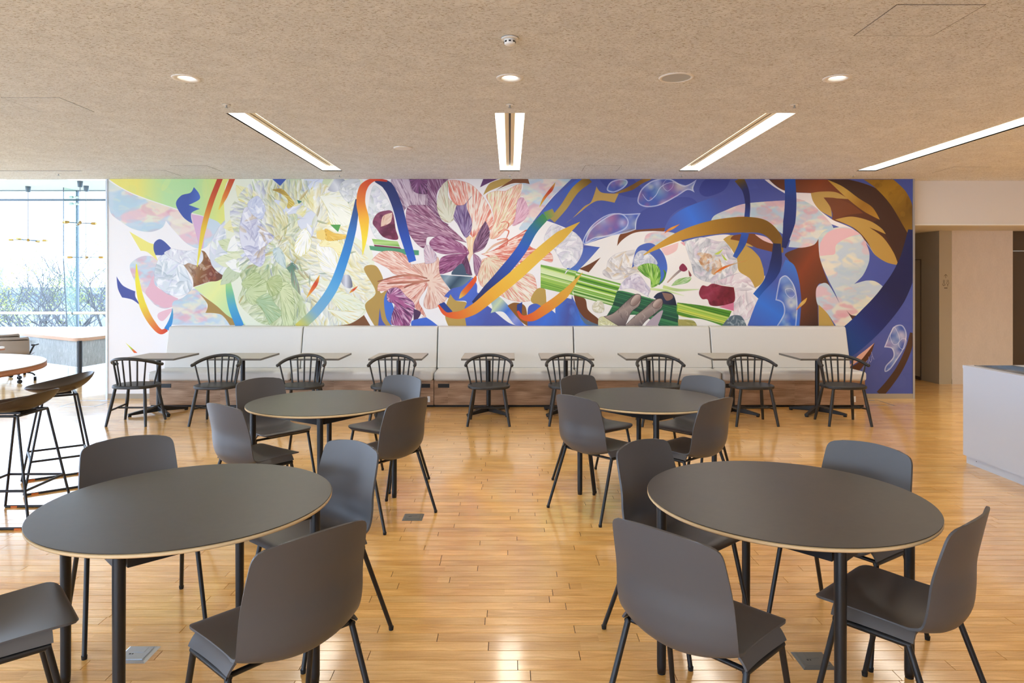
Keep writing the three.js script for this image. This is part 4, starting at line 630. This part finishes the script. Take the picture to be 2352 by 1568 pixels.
// ---------------------------------------------------------------- round tables
function roundTable(label, x, depth, turn) {
  const t = thing('round_table', label, 'table', [x, 0, -depth], turn, 'round grey tables'), R = 0.55, H = 0.733;
  obj('table_top', lathe([[0, H - 0.003], [R - 0.002, H - 0.003], [R - 0.001, H - 0.001], [R - 0.0025, H], [0, H]].map(([a, b]) => [a, b]), 96), M.lino, t);
  obj('plywood_edge', lathe([[0, H - 0.018], [R - 0.004, H - 0.018], [R, H - 0.014], [R, H - 0.0032], [0, H - 0.0032]], 96), M.ply, t);
  const L = [[0.5, 0], [0, 0.5], [-0.5, 0], [0, -0.5]];
  L.forEach(([lx, lz], i) => {
    const leg = obj('leg', lathe([[0, 0.006], [0.017, 0.006], [0.0185, 0.03], [0.0205, H - 0.02], [0, H - 0.02]], 24).translate(lx, 0, lz), M.blackSteel, t);
    obj('glide', disc(0.016, 0.008, lx, 0.004, lz, 20), M.rubber, leg);
    const [mx, mz] = L[(i + 1) % 4], g = box(0.66, 0.05, 0.02, 0, H - 0.045, 0).rotateY(-Math.atan2(mz - lz, mx - lx)).translate((lx + mx) / 2, 0, (lz + mz) / 2);
    obj('apron_rail', g, M.blackSteel, t);
  });
  return t;
}
roundTable('round grey topped table at the front left, plywood edged', -1.281, 2.737, 0);
roundTable('round grey topped table in the middle left, before the bench', -1.353, 5.0, 0.2);
roundTable('round grey topped table in the middle right, before the bench', 1.03, 5.14, -0.07);
roundTable('round grey topped table at the front right, plywood edged', 1.122, 2.786, -0.03);

// ---------------------------------------------------------------- the bench
{
  const X = [-4.65, -2.815, -0.98, 0.865, 2.722, 4.582], names = ['at the window end', 'second from the window end', 'in the middle', 'second from the corridor end', 'at the corridor end'];
  for (let i = 0; i < 5; i++) {
    const w = X[i + 1] - X[i], t = thing('bench_unit', 'cream upholstered bench unit ' + names[i] + ' of the row', 'bench', [(X[i] + X[i + 1]) / 2, 0, 0], 0, 'cream bench under the mural');
    obj('backrest', benchBack(w), M.leather, t);
    obj('seat_cushion', rbox(w - 0.012, 0.118, 0.72, 0.035, 0, 0.404, -9.1, 5), M.leather, t);
    const b = obj('base_panel', uvMetres(span(-w / 2 + 0.004, w / 2 - 0.004, 0.03, 0.35, -9.44, -8.8), 1, 1, i * 0.37, i * 0.21), M.walnut, t);
    obj('plinth', span(-w / 2 + 0.004, w / 2 - 0.004, 0, 0.03, -9.44, -8.83), M.black, t);
    const sockets = [[[-4.44]], [[-1.1]], [[-0.853]], [], [[2.83]]][i];
    for (const [sx] of sockets) { const c = sx - (X[i] + X[i + 1]) / 2; obj('socket_plate', box(0.145, 0.05, 0.006, c, 0.278, -8.798), M.black, b); }
    const wh = { 1: -1.045, 4: 4.44 }[i];
    if (wh) obj('outlet', rbox(0.035, 0.075, 0.006, 0.002, wh - (X[i] + X[i + 1]) / 2, 0.105, -8.797), M.white, b);
  }
  function benchBack(w) {
    const s = new THREE.Shape(), e = 0.014;                                    // profile: x is the distance from the wall, y the height
    s.moveTo(0.03, 0.45); s.lineTo(0.27, 0.45); s.lineTo(0.29, 0.475); s.lineTo(0.165, 0.972); s.quadraticCurveTo(0.158, 0.995, 0.13, 0.996); s.lineTo(0.03, 0.996); s.closePath();
    const g = new THREE.ExtrudeGeometry(s, { depth: w - 2 * e - 0.012, bevelEnabled: true, bevelSize: e, bevelThickness: e, bevelSegments: 5, curveSegments: 8 });
    g.translate(0, 0, -(w - 2 * e - 0.012) / 2).rotateY(-Math.PI / 2);         // x -> z, z -> -x
    return g.translate(0, 0, WALL);
  }
}

// ---------------------------------------------------------------- square tables and spindle chairs along the bench
function squareTable(label, x, z) {
  const t = thing('square_table', label, 'table', [x, 0, z], 0, 'small square tables along the bench');
  const top = obj('table_top', rbox(0.635, 0.024, 0.66, 0.002, 0, 0.69, -0.06), M.greyTop, t);
  obj('top_edge', [span(-0.3185, 0.3185, 0.6785, 0.7005, 0.2695, 0.2712), span(-0.3185, 0.3185, 0.6785, 0.7005, -0.3912, -0.3895), span(-0.3187, -0.317, 0.6785, 0.7005, -0.391, 0.271), span(0.317, 0.3187, 0.6785, 0.7005, -0.391, 0.271)], M.greyEdge, top);
  obj('column', lathe([[0, 0.03], [0.028, 0.03], [0.027, 0.66], [0, 0.66]], 24), M.blackSteel, t);
  obj('mounting_plate', lathe([[0, 0.678], [0.075, 0.678], [0.065, 0.668], [0.034, 0.655], [0, 0.655]], 28), M.blackSteel, t);
  for (let k = 0; k < 4; k++) {
    const a = Math.PI / 4 + k * Math.PI / 2, s = new THREE.Shape(); s.moveTo(0.01, 0.03); s.lineTo(0.34, 0.018); s.lineTo(0.34, 0.034); s.lineTo(0.03, 0.09); s.lineTo(0.01, 0.09); s.closePath();
    const g = new THREE.ExtrudeGeometry(s, { depth: 0.034, bevelEnabled: true, bevelSize: 0.004, bevelThickness: 0.004, bevelSegments: 2 }).translate(0, 0, -0.017).rotateY(a);
    const f = obj('base_arm', g, M.blackSteel, t);
    obj('glide', disc(0.02, 0.016, 0.325 * Math.cos(a), 0.008, -0.325 * Math.sin(a), 18), M.rubber, f);
  }
  return t;
}
const ORD = ['first', 'second', 'third', 'fourth', 'fifth', 'sixth', 'seventh', 'eighth', 'ninth'];
[-4.32, -3.285, -2.357, -1.368, -0.262, 0.688, 1.705, 2.74, 3.783].forEach((x, i) => squareTable('small square grey table at the bench, ' + ORD[i] + ' from the window', x, -8.4));
function spindleChair(label, x, z, turn) {
  const t = thing('spindle_chair', label, 'chair', [x, 0, z], turn, 'black spindle chairs along the bench');
  // local +z is the front, toward the table
  const s = new THREE.Shape(), n = 48, out = [];
  for (let i = 0; i < n; i++) { const a = i / n * Math.PI * 2, c = Math.cos(a), q = Math.sin(a), e = 0.78; out.push(new THREE.Vector2(0.228 * Math.sign(c) * Math.abs(c) ** e, 0.02 + (q > 0 ? 0.2 : 0.2) * Math.sign(q) * Math.abs(q) ** e)); }
  s.setFromPoints(out);
  obj('seat', new THREE.ExtrudeGeometry(s, { depth: 0.014, bevelEnabled: true, bevelSize: 0.012, bevelThickness: 0.011, bevelSegments: 4 }).rotateX(Math.PI / 2).translate(0, 0.436, 0), M.blackWood, t);
  const feet = { '-1,-1': V(-0.222, 0, -0.205), '1,-1': V(0.222, 0, -0.205), '-1,1': V(-0.236, 0, 0.205), '1,1': V(0.236, 0, 0.205) };
  const tops = (sx, sz) => V(sx * 0.165, 0.422, sz * 0.135 + 0.02), at = (sx, sz, h) => feet[sx + ',' + sz].clone().lerp(tops(sx, sz), h / 0.422);
  for (const sx of [-1, 1]) for (const sz of [-1, 1]) obj('leg', [rod(at(sx, sz, 0), at(sx, sz, 0.22), 0.0145, 0.0195), rod(at(sx, sz, 0.22), at(sx, sz, 0.422), 0.0195, 0.0165)], M.blackWood, t);
  for (const sx of [-1, 1]) obj('stretcher', rod(at(sx, -1, 0.17), at(sx, 1, 0.19), 0.0105), M.blackWood, t);
  obj('stretcher', rod(at(-1, -1, 0.175).lerp(at(-1, 1, 0.175), 0.5), at(1, -1, 0.175).lerp(at(1, 1, 0.175), 0.5), 0.0105), M.blackWood, t);
  const rail = (a) => V(0.262 * Math.sin(a), 0.668 + 0.088 * Math.pow(Math.max(0, Math.cos(a)), 1.1), 0.055 - 0.262 * Math.max(-0.12, Math.cos(a)));
  const pts = Array.from({ length: 25 }, (_, i) => rail((i / 24 * 2 - 1) * 1.66));
  obj('crest_rail', [tube(pts, 0.0185, 60, 10), new THREE.SphereGeometry(0.0188, 12, 8).translate(...pts[0].toArray()), new THREE.SphereGeometry(0.0188, 12, 8).translate(...pts[24].toArray())], M.blackWood, t);
  for (const k of [-1.42, -0.78, -0.46, -0.155, 0.155, 0.46, 0.78, 1.42]) { const b = V(0.205 * Math.sin(k * 1.02), 0.432, 0.03 - 0.19 * Math.cos(k * 1.02)); obj('spindle', rod(b, rail(k), 0.0098, 0.0088, 10), M.blackWood, t); }
  return t;
}
const sc = spindleChair('black spindle chair at the bench, first from the window', -4.28, -7.81, Math.PI);
[-3.34, -2.37, -1.34, -0.238, 0.68, 1.71, 2.755, 3.8].forEach((x, i) => copyOf(sc, 'black spindle chair at the bench, ' + ORD[i + 1] + ' from the window', [x, 0, -7.81 + [0, 0, 0.01, 0, -0.01, 0.01, 0.0, 0][i]], Math.PI + [0.02, 0, -0.02, 0, 0.02, 0.0, -0.02, 0.02][i]));

// ---------------------------------------------------------------- white counter on the right
{
  const t = thing('counter', 'white counter cut by the right frame, with a tray well in its top', 'counter', [0, 0, 0]), x0 = 4.045, x1 = 5.05, z0 = -6.1, z1 = -2.6;
  obj('body', [span(x0 + 0.003, x1, 0.07, 0.8, z0 + 0.003, z1), span(x0 + 0.003, 4.1, 0.8, 0.84, z0 + 0.003, z1), span(4.47, x1, 0.8, 0.84, z0 + 0.003, z1), span(4.1, 4.47, 0.8, 0.84, z0 + 0.003, -6.06), span(4.1, 4.47, 0.8, 0.84, -4.97, z1)], M.laminate, t);
  const k = obj('toe_kick', span(x0 + 0.022, x1, 0, 0.07, z0 + 0.02, z1), M.laminate, t);
  obj('screw', [[-5.95], [-5.2], [-4.4]].map(([z]) => disc(0.004, 0.003, 0, 0, 0, 10).rotateZ(Math.PI / 2).translate(x0 + 0.0215, 0.045, z)), M.darkSteel, k);
  const s = new THREE.Shape(); s.moveTo(x0, -z0); s.lineTo(x1, -z0); s.lineTo(x1, -z1); s.lineTo(x0, -z1); s.closePath();
  const h = new THREE.Path(), wx0 = 4.13, wx1 = 4.44, wz0 = 6.03, wz1 = 5.0; h.moveTo(wx0, wz0); h.lineTo(wx1, wz0); h.lineTo(wx1, wz1); h.lineTo(wx0, wz1); h.closePath(); s.holes.push(h);
  obj('worktop', new THREE.ExtrudeGeometry(s, { depth: 0.028, bevelEnabled: false }).rotateX(-Math.PI / 2).translate(0, 0.84, 0), M.laminate, t);
  const tr = obj('tray_rim', span(wx0 - 0.018, wx1 + 0.018, 0.868, 0.873, -wz0 - 0.018, -wz0 + 0.004), M.steel, t);
  obj('tray_rim', [span(wx0 - 0.018, wx1 + 0.018, 0.868, 0.873, -wz1 - 0.004, -wz1 + 0.018), span(wx0 - 0.018, wx0 + 0.004, 0.868, 0.873, -wz0, -wz1), span(wx1 - 0.004, wx1 + 0.018, 0.868, 0.873, -wz0, -wz1)], M.steel, tr);
  obj('pan', [span(wx0, wx0 + 0.003, 0.842, 0.87, -wz0, -wz1), span(wx1 - 0.003, wx1, 0.842, 0.87, -wz0, -wz1), span(wx0, wx1, 0.842, 0.87, -wz0, -wz0 + 0.003), span(wx0, wx1, 0.8415, 0.844, -wz0, -wz1)], M.steel, tr);
}

// ---------------------------------------------------------------- bar table and stools on the left
{
  const t = thing('bar_table', 'high round table with pale wood top and thick brown edge', 'table', [-4.52, 0, -4.79]);
  obj('table_top', lathe([[0, 0.999], [1.05, 0.999], [1.052, 0.996], [1.052, 0.993], [0, 0.993]], 96), M.barTop, t);
  obj('edge_band', lathe([[0, 0.955], [1.05, 0.955], [1.054, 0.958], [1.054, 0.9935], [0, 0.9935]], 96), M.barEdge, t);
  obj('column', disc(0.06, 0.93, 0, 0.49, 0, 28), M.blackSteel, t);
  obj('base_plate', lathe([[0, 0], [0.36, 0], [0.36, 0.008], [0.08, 0.02], [0, 0.02]], 48), M.blackSteel, t);
}
function barStool(label, x, depth, a) {
  const t = thing('bar_stool', label, 'stool', [x, 0, -depth], Math.PI - a, 'dark low backed bar stools'), R = 0.0085;
  const f = (u, v) => {                                                       // a scooped bowl, low in front, high behind
    const th = u * Math.PI * 2, k = v, c = Math.cos(th), s = Math.sin(th), back = (1 - c) / 2;   // th = 0 is the front
    const rx = 0.245, rz = 0.225, rimY = 0.782 + 0.012 * back + 0.082 * back * back, ph = k * 1.32, sn = Math.sin(ph) / Math.sin(1.32), cs = (1 - Math.cos(ph)) / (1 - Math.cos(1.32));
    return V(rx * sn * s, 0.733 + (rimY - 0.733) * cs, rz * sn * c - 0.015 * back * k);
  };
  obj('seat_shell', sheet((u, v) => f(u, 0.001 + v * 0.999), 48, 18, 0.009), M.stoolShell, t);
  obj('seat_bracket', [rod(V(-0.15, 0.722, -0.11), V(0.15, 0.722, -0.11), R), rod(V(-0.15, 0.722, 0.11), V(0.15, 0.722, 0.11), R), rod(V(-0.15, 0.722, -0.11), V(-0.15, 0.722, 0.11), R), rod(V(0.15, 0.722, -0.11), V(0.15, 0.722, 0.11), R), box(0.16, 0.014, 0.16, 0, 0.729, 0)], M.blackSteel, t);
  const foot = (sx, sz) => V(sx * 0.225, R, sz * 0.235), top = (sx, sz) => V(sx * 0.15, 0.722, sz * 0.11);
  for (const sx of [-1, 1]) for (const sz of [-1, 1]) obj('leg', rod(foot(sx, sz), top(sx, sz), R), M.blackSteel, t);
  for (const sx of [-1, 1]) { const r = obj('runner', rod(foot(sx, -1), foot(sx, 1), R), M.blackSteel, t); for (const sz of [-0.75, 0.75]) obj('glide', box(0.02, 0.012, 0.045, sx * 0.225, 0.007, sz * 0.225), M.orange, r); }
  const at = (sx, sz) => foot(sx, sz).lerp(top(sx, sz), 0.33);
  for (const [p, q] of [[[-1, -1], [1, -1]], [[-1, 1], [1, 1]], [[-1, -1], [-1, 1]], [[1, -1], [1, 1]]]) obj('foot_rest', rod(at(...p), at(...q), R), M.blackSteel, t);
  return t;
}
barStool('dark bar stool farther from the camera, its low back to the right', -3.6, 5.45, Math.atan2(-0.79, -0.61));
barStool('dark bar stool nearer the camera, cut by the left frame', -3.36, 4.65, Math.atan2(-1, -0.02));

// ---------------------------------------------------------------- big table, office chairs and pendants by the window
{
  const t = thing('window_table', 'large white topped table with grey panels by the window', 'table', [0, 0, 0]);
  const C = [[-6.9, 10.9], [-6.6, 13.8], [-11.1, 13.8]], s = new THREE.Shape();
  const cut = (a, b, k) => [a[0] + (b[0] - a[0]) * k, a[1] + (b[1] - a[1]) * k];
  s.moveTo(...cut(C[0], C[2], 0.05)); s.quadraticCurveTo(...C[0], ...cut(C[0], C[1], 0.09)); s.lineTo(...cut(C[1], C[0], 0.05)); s.quadraticCurveTo(...C[1], ...cut(C[1], C[2], 0.03)); s.lineTo(...cut(C[2], C[1], 0.03)); s.quadraticCurveTo(...C[2], ...cut(C[2], C[0], 0.03)); s.closePath();
  obj('table_top', new THREE.ExtrudeGeometry(s, { depth: 0.006, bevelEnabled: false, curveSegments: 16 }).rotateX(-Math.PI / 2).translate(0, 0.714, 0), M.whiteTop, t);
  obj('edge_band', new THREE.ExtrudeGeometry(s, { depth: 0.05, bevelEnabled: false, curveSegments: 16 }).rotateX(-Math.PI / 2).translate(0, 0.664, 0), std({ color: '#c9a184', roughness: 0.5 }), t);
  const panel = (a, b) => { const d = V(b[0] - a[0], 0, -(b[1] - a[1])), l = d.length(); return uvMetres(box(l, 0.42, 0.03)).rotateY(Math.atan2(-d.z, d.x)).translate((a[0] + b[0]) / 2, 0.454, -(a[1] + b[1]) / 2); };
  obj('side_panel', panel([-7.0, 11.06], [-9.9, 12.95]), M.concrete, t);
  obj('side_panel', panel([-6.93, 11.06], [-6.68, 13.6]), M.concrete, t);
  for (const [x, z] of [[-6.93, 11.0], [-6.75, 13.6], [-10.1, 13.2]]) obj('leg', rod(V(x, 0, -z), V(x, 0.67, -z), 0.034, 0.034, 20), M.blackSteel, t);
}
function officeChair(label, x, depth, turn) {
  const t = thing('office_chair', label, 'chair', [x, 0, -depth], turn, 'taupe swivel chairs at the window table');
  const T = [[0, 0.22, 0.44, 0.22], [0.1, 0.18, 0.452, 0.25], [0.3, 0, 0.44, 0.26], [0.45, -0.13, 0.44, 0.265], [0.55, -0.19, 0.48, 0.275], [0.75, -0.22, 0.6, 0.285], [0.95, -0.25, 0.72, 0.285], [1, -0.255, 0.735, 0.27]];
  const C = [1, 2, 3].map((k) => new THREE.CatmullRomCurve3(T.map((r) => V(r[0], r[k], 0)))), grid = Array.from({ length: 101 }, (_, i) => [C[0].getPoint(i / 100).x, ...C.map((c) => c.getPoint(i / 100).y)]);
  obj('seat_shell', sheet((u, v) => { const [, z, y, w] = lerpTable(grid, v), s = 2 * u - 1; return V(w * s, y + (v > 0.9 ? -0.02 * (1 - s * s) * 0.5 : 0), z + (v > 0.45 ? 0.07 * s * s : 0)); }, 20, 40, 0.01), M.officeShell, t);
  for (const sx of [-1, 1]) obj('armrest', [rbox(0.055, 0.03, 0.2, 0.012, sx * 0.32, 0.6, -0.02), rod(V(sx * 0.25, 0.45, -0.05), V(sx * 0.32, 0.6, -0.05), 0.014)], M.blackSteel, t);
  obj('column', [rod(V(0, 0.14, 0), V(0, 0.43, 0), 0.026), box(0.2, 0.02, 0.2, 0, 0.432, 0)], M.blackSteel, t);
  for (let k = 0; k < 5; k++) { const a = k / 5 * Math.PI * 2 + 0.3, e = V(0.3 * Math.cos(a), 0.085, 0.3 * Math.sin(a)); const arm = obj('base_arm', tube([V(0, 0.17, 0), V(e.x * 0.8, 0.13, e.z * 0.8), e], 0.013, 16, 8), M.blackSteel, t); obj('caster', new THREE.CylinderGeometry(0.032, 0.032, 0.04, 18).rotateZ(Math.PI / 2).rotateY(-a).translate(e.x, 0.032, e.z), M.rubber, arm); }
}
officeChair('taupe swivel chair with casters before the window table', -8.05, 11.05, Math.PI + 0.3);
officeChair('taupe swivel chair cut by the left frame', -8.72, 11.75, Math.PI + 0.35);
officeChair('taupe swivel chair mostly hidden by the mural wall', -6.4, 12.0, -1.5);
{
  const t = thing('side_table', 'small white topped table just entering at the left frame', 'table', [-7.07, 0, -8.85]);
  obj('table_top', rbox(0.62, 0.03, 0.6, 0.004, -0.01, 0.735, 0), M.whiteTop, t); obj('edge_band', box(0.624, 0.022, 0.604, -0.01, 0.715, 0), M.barEdge, t);
  for (const [x, z] of [[0.25, 0.25], [-0.27, 0.25], [0.25, -0.25], [-0.27, -0.25]]) obj('leg', rod(V(x, 0, z), V(x, 0.71, z), 0.017), M.white, t);
}
function pendant(label, x, z, y, turn, arms) {
  const t = thing('pendant_lamp', label, 'pendant lamp', [x, HI, z], 0, 'brass stick pendant lamps');
  obj('canopy', lathe([[0, 0], [0.05, 0], [0.04, -0.115], [0, -0.115]], 24), M.mullion, t);
  obj('cord', rod(V(0, -0.11, 0), V(0, y - HI, 0), 0.006), M.mullion, t);
  obj('hub', new THREE.SphereGeometry(0.032, 16, 12).translate(0, y - HI, 0), M.brass, t);
  arms.forEach(([a, l, e]) => {
    const d = V(Math.cos(a + turn), e, Math.sin(a + turn)), p = V(0, y - HI, 0), q = p.clone().addScaledVector(d, l), s = q.clone().addScaledVector(d, 0.085);
    const arm = obj('arm', rod(p, q, 0.008), M.mullion, t); obj('lamp_holder', rod(q, s, 0.023), M.brass, arm);
    obj('bulb', new THREE.SphereGeometry(0.048, 16, 12).translate(...s.clone().addScaledVector(d, 0.04).toArray()), M.bulb, arm);
  });
}
pendant('brass stick pendant lamp alone at the left of the window', -9.97, -14.13, 2.49, 0.05, [[0, 0.32, -0.03], [Math.PI, 0.32, 0.02], [1.6, 0.2, 0.05], [-1.5, 0.2, -0.05]]);
pendant('brass stick pendant lamp with six bulbs, highest of the three', -8.435, -13.4, 2.78, 0.1, [[0, 0.25, -0.04], [Math.PI, 0.27, 0.04], [0.9, 0.24, -0.02], [Math.PI + 0.8, 0.24, -0.02], [1.9, 0.22, 0], [-1.2, 0.22, 0.02]]);
pendant('brass stick pendant lamp hanging lowest, beside the mural wall', -8.72, -14.05, 2.13, -0.05, [[0, 0.26, 0], [Math.PI, 0.28, 0], [1.0, 0.2, -0.03], [Math.PI + 1.1, 0.2, 0.03]]);

// ---------------------------------------------------------------- ceiling and floor fittings
function hatch(label, x, z, w, d) {
  const t = thing('ceiling_hatch', label, 'hatch', [x, CEIL, z], 0, 'square access hatches in the ceiling'), e = 0.004;
  obj('frame', [span(-w / 2 - e, w / 2 + e, -0.0012, 0.004, -d / 2 - e, -d / 2), span(-w / 2 - e, w / 2 + e, -0.0012, 0.004, d / 2, d / 2 + e), span(-w / 2 - e, -w / 2, -0.0012, 0.004, -d / 2, d / 2), span(w / 2, w / 2 + e, -0.0012, 0.004, -d / 2, d / 2)], M.darkSteel, t);
  obj('panel', uvMetres(span(-w / 2 + 0.001, w / 2 - 0.001, -0.0018, 0.003, -d / 2 + 0.001, d / 2 - 0.001), 1, 1, x, z), M.ceiling, t);
}
hatch('square ceiling hatch at the upper right, nearest the camera', 2.236, -3.76, 0.455, 0.44);
hatch('square ceiling hatch at the left edge', -3.73, -5.53, 0.45, 0.44);
hatch('square ceiling hatch right of the middle lamp, near the mural', 1.15, -8.59, 0.44, 0.43);
hatch('square ceiling hatch at far right before the bulkhead', 5.75, -8.7, 0.45, 0.45);
hatch('square ceiling hatch before the pale left end of the mural, nearer the lamp', -3.95, -8.62, 0.45, 0.45);
hatch('square ceiling hatch before the pale left end of the mural, nearer the window', -4.62, -8.95, 0.4, 0.42);
tag(obj('air_slot', span(-7.4, -5.5, CEIL - 0.002, CEIL + 0.004, -8.785, -8.76), M.darkSteel), 'thin dark air slot in the ceiling at the left', 'air vent');
{ const t = thing('ceiling_speaker', 'round grey ceiling speaker between two downlights', 'speaker', [1.168, CEIL, -4.794]);
  obj('trim_ring', lathe([[0.098, 0.0005], [0.1, -0.006], [0.116, -0.006], [0.122, 0.0005]], 44), M.fitting, t); obj('grille', disc(0.1, 0.004, 0, -0.001, 0, 40), M.grille, t); }
{ const t = thing('smoke_detector', 'white domed smoke detector nearest the camera on the ceiling', 'smoke detector', [0, CEIL, -4.02]);
  obj('base', lathe([[0, -0.012], [0.048, -0.012], [0.052, 0], [0, 0]], 32), M.fitting, t);
  const h = obj('head', lathe([[0, -0.045], [0.024, -0.043], [0.032, -0.034], [0.034, -0.012], [0, -0.012]], 32), M.fitting, t);
  obj('vent', Array.from({ length: 8 }, (_, i) => box(0.013, 0.008, 0.004, 0, -0.026, 0.0335).rotateY(i / 8 * Math.PI * 2)), M.black, h); }
{ const t = thing('ceiling_plate', 'plain round cover plate on the ceiling left of the middle lamp', 'cover plate', [-1.141, CEIL, -7.275]); obj('plate', lathe([[0, -0.012], [0.085, -0.012], [0.098, -0.006], [0.1, 0], [0, 0]], 36), M.fitting, t); }
const SPR = [[-2.291, -5.52], [0, -5.52], [2.302, -5.52], [-2.275, -9.123], [0, -9.123], [2.293, -9.123], [4.591, -9.123], [-5.95, -9.0]], SPN = ['before the left linear lamp', 'before the middle linear lamp', 'before the right linear lamp', 'behind the left linear lamp', 'behind the middle linear lamp', 'behind the right linear lamp', 'behind the far right linear lamp', 'beside the window end of the mural'];
SPR.forEach(([x, z], i) => { const t = thing('sprinkler', 'small ceiling sprinkler ' + SPN[i], 'sprinkler', [x, CEIL, z], 0, 'ceiling sprinklers'); obj('escutcheon', lathe([[0, -0.006], [0.03, -0.005], [0.034, 0], [0, 0]], 24), M.fitting, t); obj('head', lathe([[0, -0.028], [0.014, -0.028], [0.014, -0.025], [0.006, -0.022], [0.007, -0.006], [0, -0.006]], 16), M.alu, t); });
function floorBox(label, x, z, mat) {
  const t = thing('floor_box', label, 'floor outlet', [x, 0, z], 0, 'outlet boxes in the floor'), b = 0.068;
  const g = new THREE.CylinderGeometry(0.058 * Math.SQRT2, b * Math.SQRT2, 0.006, 4).rotateY(Math.PI / 4).translate(0, 0.0032, 0).toNonIndexed(); g.computeVertexNormals();
  obj('frame', g, mat, t); const lid = obj('lid', rbox(0.098, 0.003, 0.098, 0.001, 0, 0.0072, 0), mat, t);
  obj('flap', box(0.05, 0.0012, 0.04, 0.002, 0.0092, -0.024), mat, lid); obj('slot', [box(0.008, 0.001, 0.008, -0.026, 0.009, 0.008), box(0.005, 0.001, 0.008, -0.015, 0.009, 0.008)], M.black, lid);
}
floorBox('dark grey floor outlet in the open aisle beside a chair leg', -0.66, -4.665, M.boxGrey);
floorBox('light metal floor outlet under the front left table', -1.605, -2.94, M.alu);
floorBox('grey floor outlet under the front right table', 1.285, -2.893, M.boxGrey);
function floorHatch(label, x0, x1, z0, z1) { const t = thing('floor_hatch', label, 'hatch', [0, 0, 0]), e = 0.012; obj('frame', [span(x0, x1, 0.0004, 0.002, z0, z0 + e), span(x0, x1, 0.0004, 0.002, z1 - e, z1), span(x0, x0 + e, 0.0004, 0.002, z0, z1), span(x1 - e, x1, 0.0004, 0.002, z0, z1)], M.alu, t); obj('pull', box(0.1, 0.0015, 0.03, (x0 + x1) / 2 + 0.1, 0.001, z0 + 0.05), M.alu, t); }
floorHatch('metal edged floor hatch beside the window end of the mural', -5.84, -5.38, -9.32, -8.85);
floorHatch('metal edged floor hatch beside the corridor end of the bench', 4.62, 5.03, -9.36, -8.92);

// ---------------------------------------------------------------- outside
{
  tag(obj('ground', span(-120, 60, -7.2, -7, -140, 30), M.ground), 'ground far below the windows', 'ground');
  const b1 = thing('building', 'pale white building with a stepped roof beyond the trees', 'building', [-46, -7, -52]);
  obj('wall', [span(-40, 8, 0, 8.2, -8, 0), span(-40, 1.5, 8.2, 10.0, -8, -0.5)], M.facade, b1);
  obj('roof_rail', [span(-40, 1.5, 10.25, 10.32, -0.7, -0.6), ...Array.from({ length: 12 }, (_, i) => span(-34 + i * 3.2, -33.93 + i * 3.2, 10, 10.3, -0.7, -0.6))], M.facadeBand, b1);
  for (let k = 0; k < 3; k++) obj('window_band', span(-40, 8.05, 2.1 + k * 2.6, 2.75 + k * 2.6, -0.3, 0.06), M.facadeBand, b1);
  const b2 = thing('building', 'low white building wing behind the right hand tree', 'building', [-24, -7, -43.5]);
  obj('wall', span(-14, 12, 0, 8.3, -8, 0), M.facade, b2);
  for (let k = 0; k < 3; k++) obj('window_band', span(-14.05, 12.05, 2.6 + k * 2.4, 3.15 + k * 2.4, -0.3, 0.06), M.facadeBand, b2);
  function tree(label, x, z, h, seed) {
    const r = rng(seed), lvl9 = (p) => Math.sin(p.x * 1.7) + Math.cos(p.z * 1.9 + p.y) > 0.35, t = thing('tree', label, 'tree', [x, -7, z], 0, 'spring trees outside the windows'), bits = [], tips = [];
    (function grow(p, d, len, rad, lvl) {
      const n = 3; let q = p;
      for (let i = 0; i < n; i++) { const nd = d.clone().add(V((r() - 0.5) * 0.35, 0.06, (r() - 0.5) * 0.35)).normalize(), e = q.clone().addScaledVector(nd, len / n); bits.push(rod(q, e, rad * (1 - i / n * 0.3), rad * (1 - (i + 1) / n * 0.3), lvl > 3 ? 3 : 6)); q = e; d = nd; if (lvl >= 3) tips.push(q.clone()); }
      if (lvl >= 7) return;
      const kids = lvl === 0 ? 5 : lvl < 3 ? 3 : 2 + (r() < 0.2 ? 1 : 0);
      for (let k = 0; k < kids; k++) { const a = r() * 6.283, s = 0.45 + r() * 0.4; grow(q, d.clone().multiplyScalar(1 - s * 0.45).add(V(Math.cos(a) * s, 0.15 * r(), Math.sin(a) * s)).normalize(), len * (0.66 + r() * 0.16), rad * 0.62, lvl + 1); }
    })(V(0, 0, 0), V(0, 1, 0), h * 0.25, h * 0.0125, 0);
    obj('branches', bits, M.bark, t);
    const pos = [], nor = [];
    for (const p of tips) if (lvl9(p)) for (let k = 0; k < 3; k++) { const c = p.clone().add(V((r() - 0.5) * 0.5, (r() - 0.5) * 0.5, (r() - 0.5) * 0.5)), a = V(r() - 0.5, r() - 0.5, r() - 0.5).normalize(), b = a.clone().cross(V(r() - 0.5, r() - 0.5, r() - 0.5)).normalize(), s = 0.016 + r() * 0.022, n = a.clone().cross(b); const q = [c.clone().addScaledVector(a, s), c.clone().addScaledVector(b, s * 0.6), c.clone().addScaledVector(a, -s), c.clone().addScaledVector(b, -s * 0.6)]; for (const i of [0, 1, 2, 0, 2, 3]) { pos.push(q[i].x, q[i].y, q[i].z); nor.push(n.x, n.y, n.z); } }
    const g = new THREE.BufferGeometry(); g.setAttribute('position', new THREE.Float32BufferAttribute(pos, 3)); g.setAttribute('normal', new THREE.Float32BufferAttribute(nor, 3));
    obj('foliage', g, M.leaf, t).userData = { kind: 'stuff', label: 'sparse young yellow green leaves' };
  }
  tree('bare branched spring tree in front, filling the window', -14.0, -21, 12.1, 3);
  tree('spring tree farther back between the front tree and the building', -21.5, -35, 13.0, 21);
}
shade(scene);
renderer.render(scene, camera);
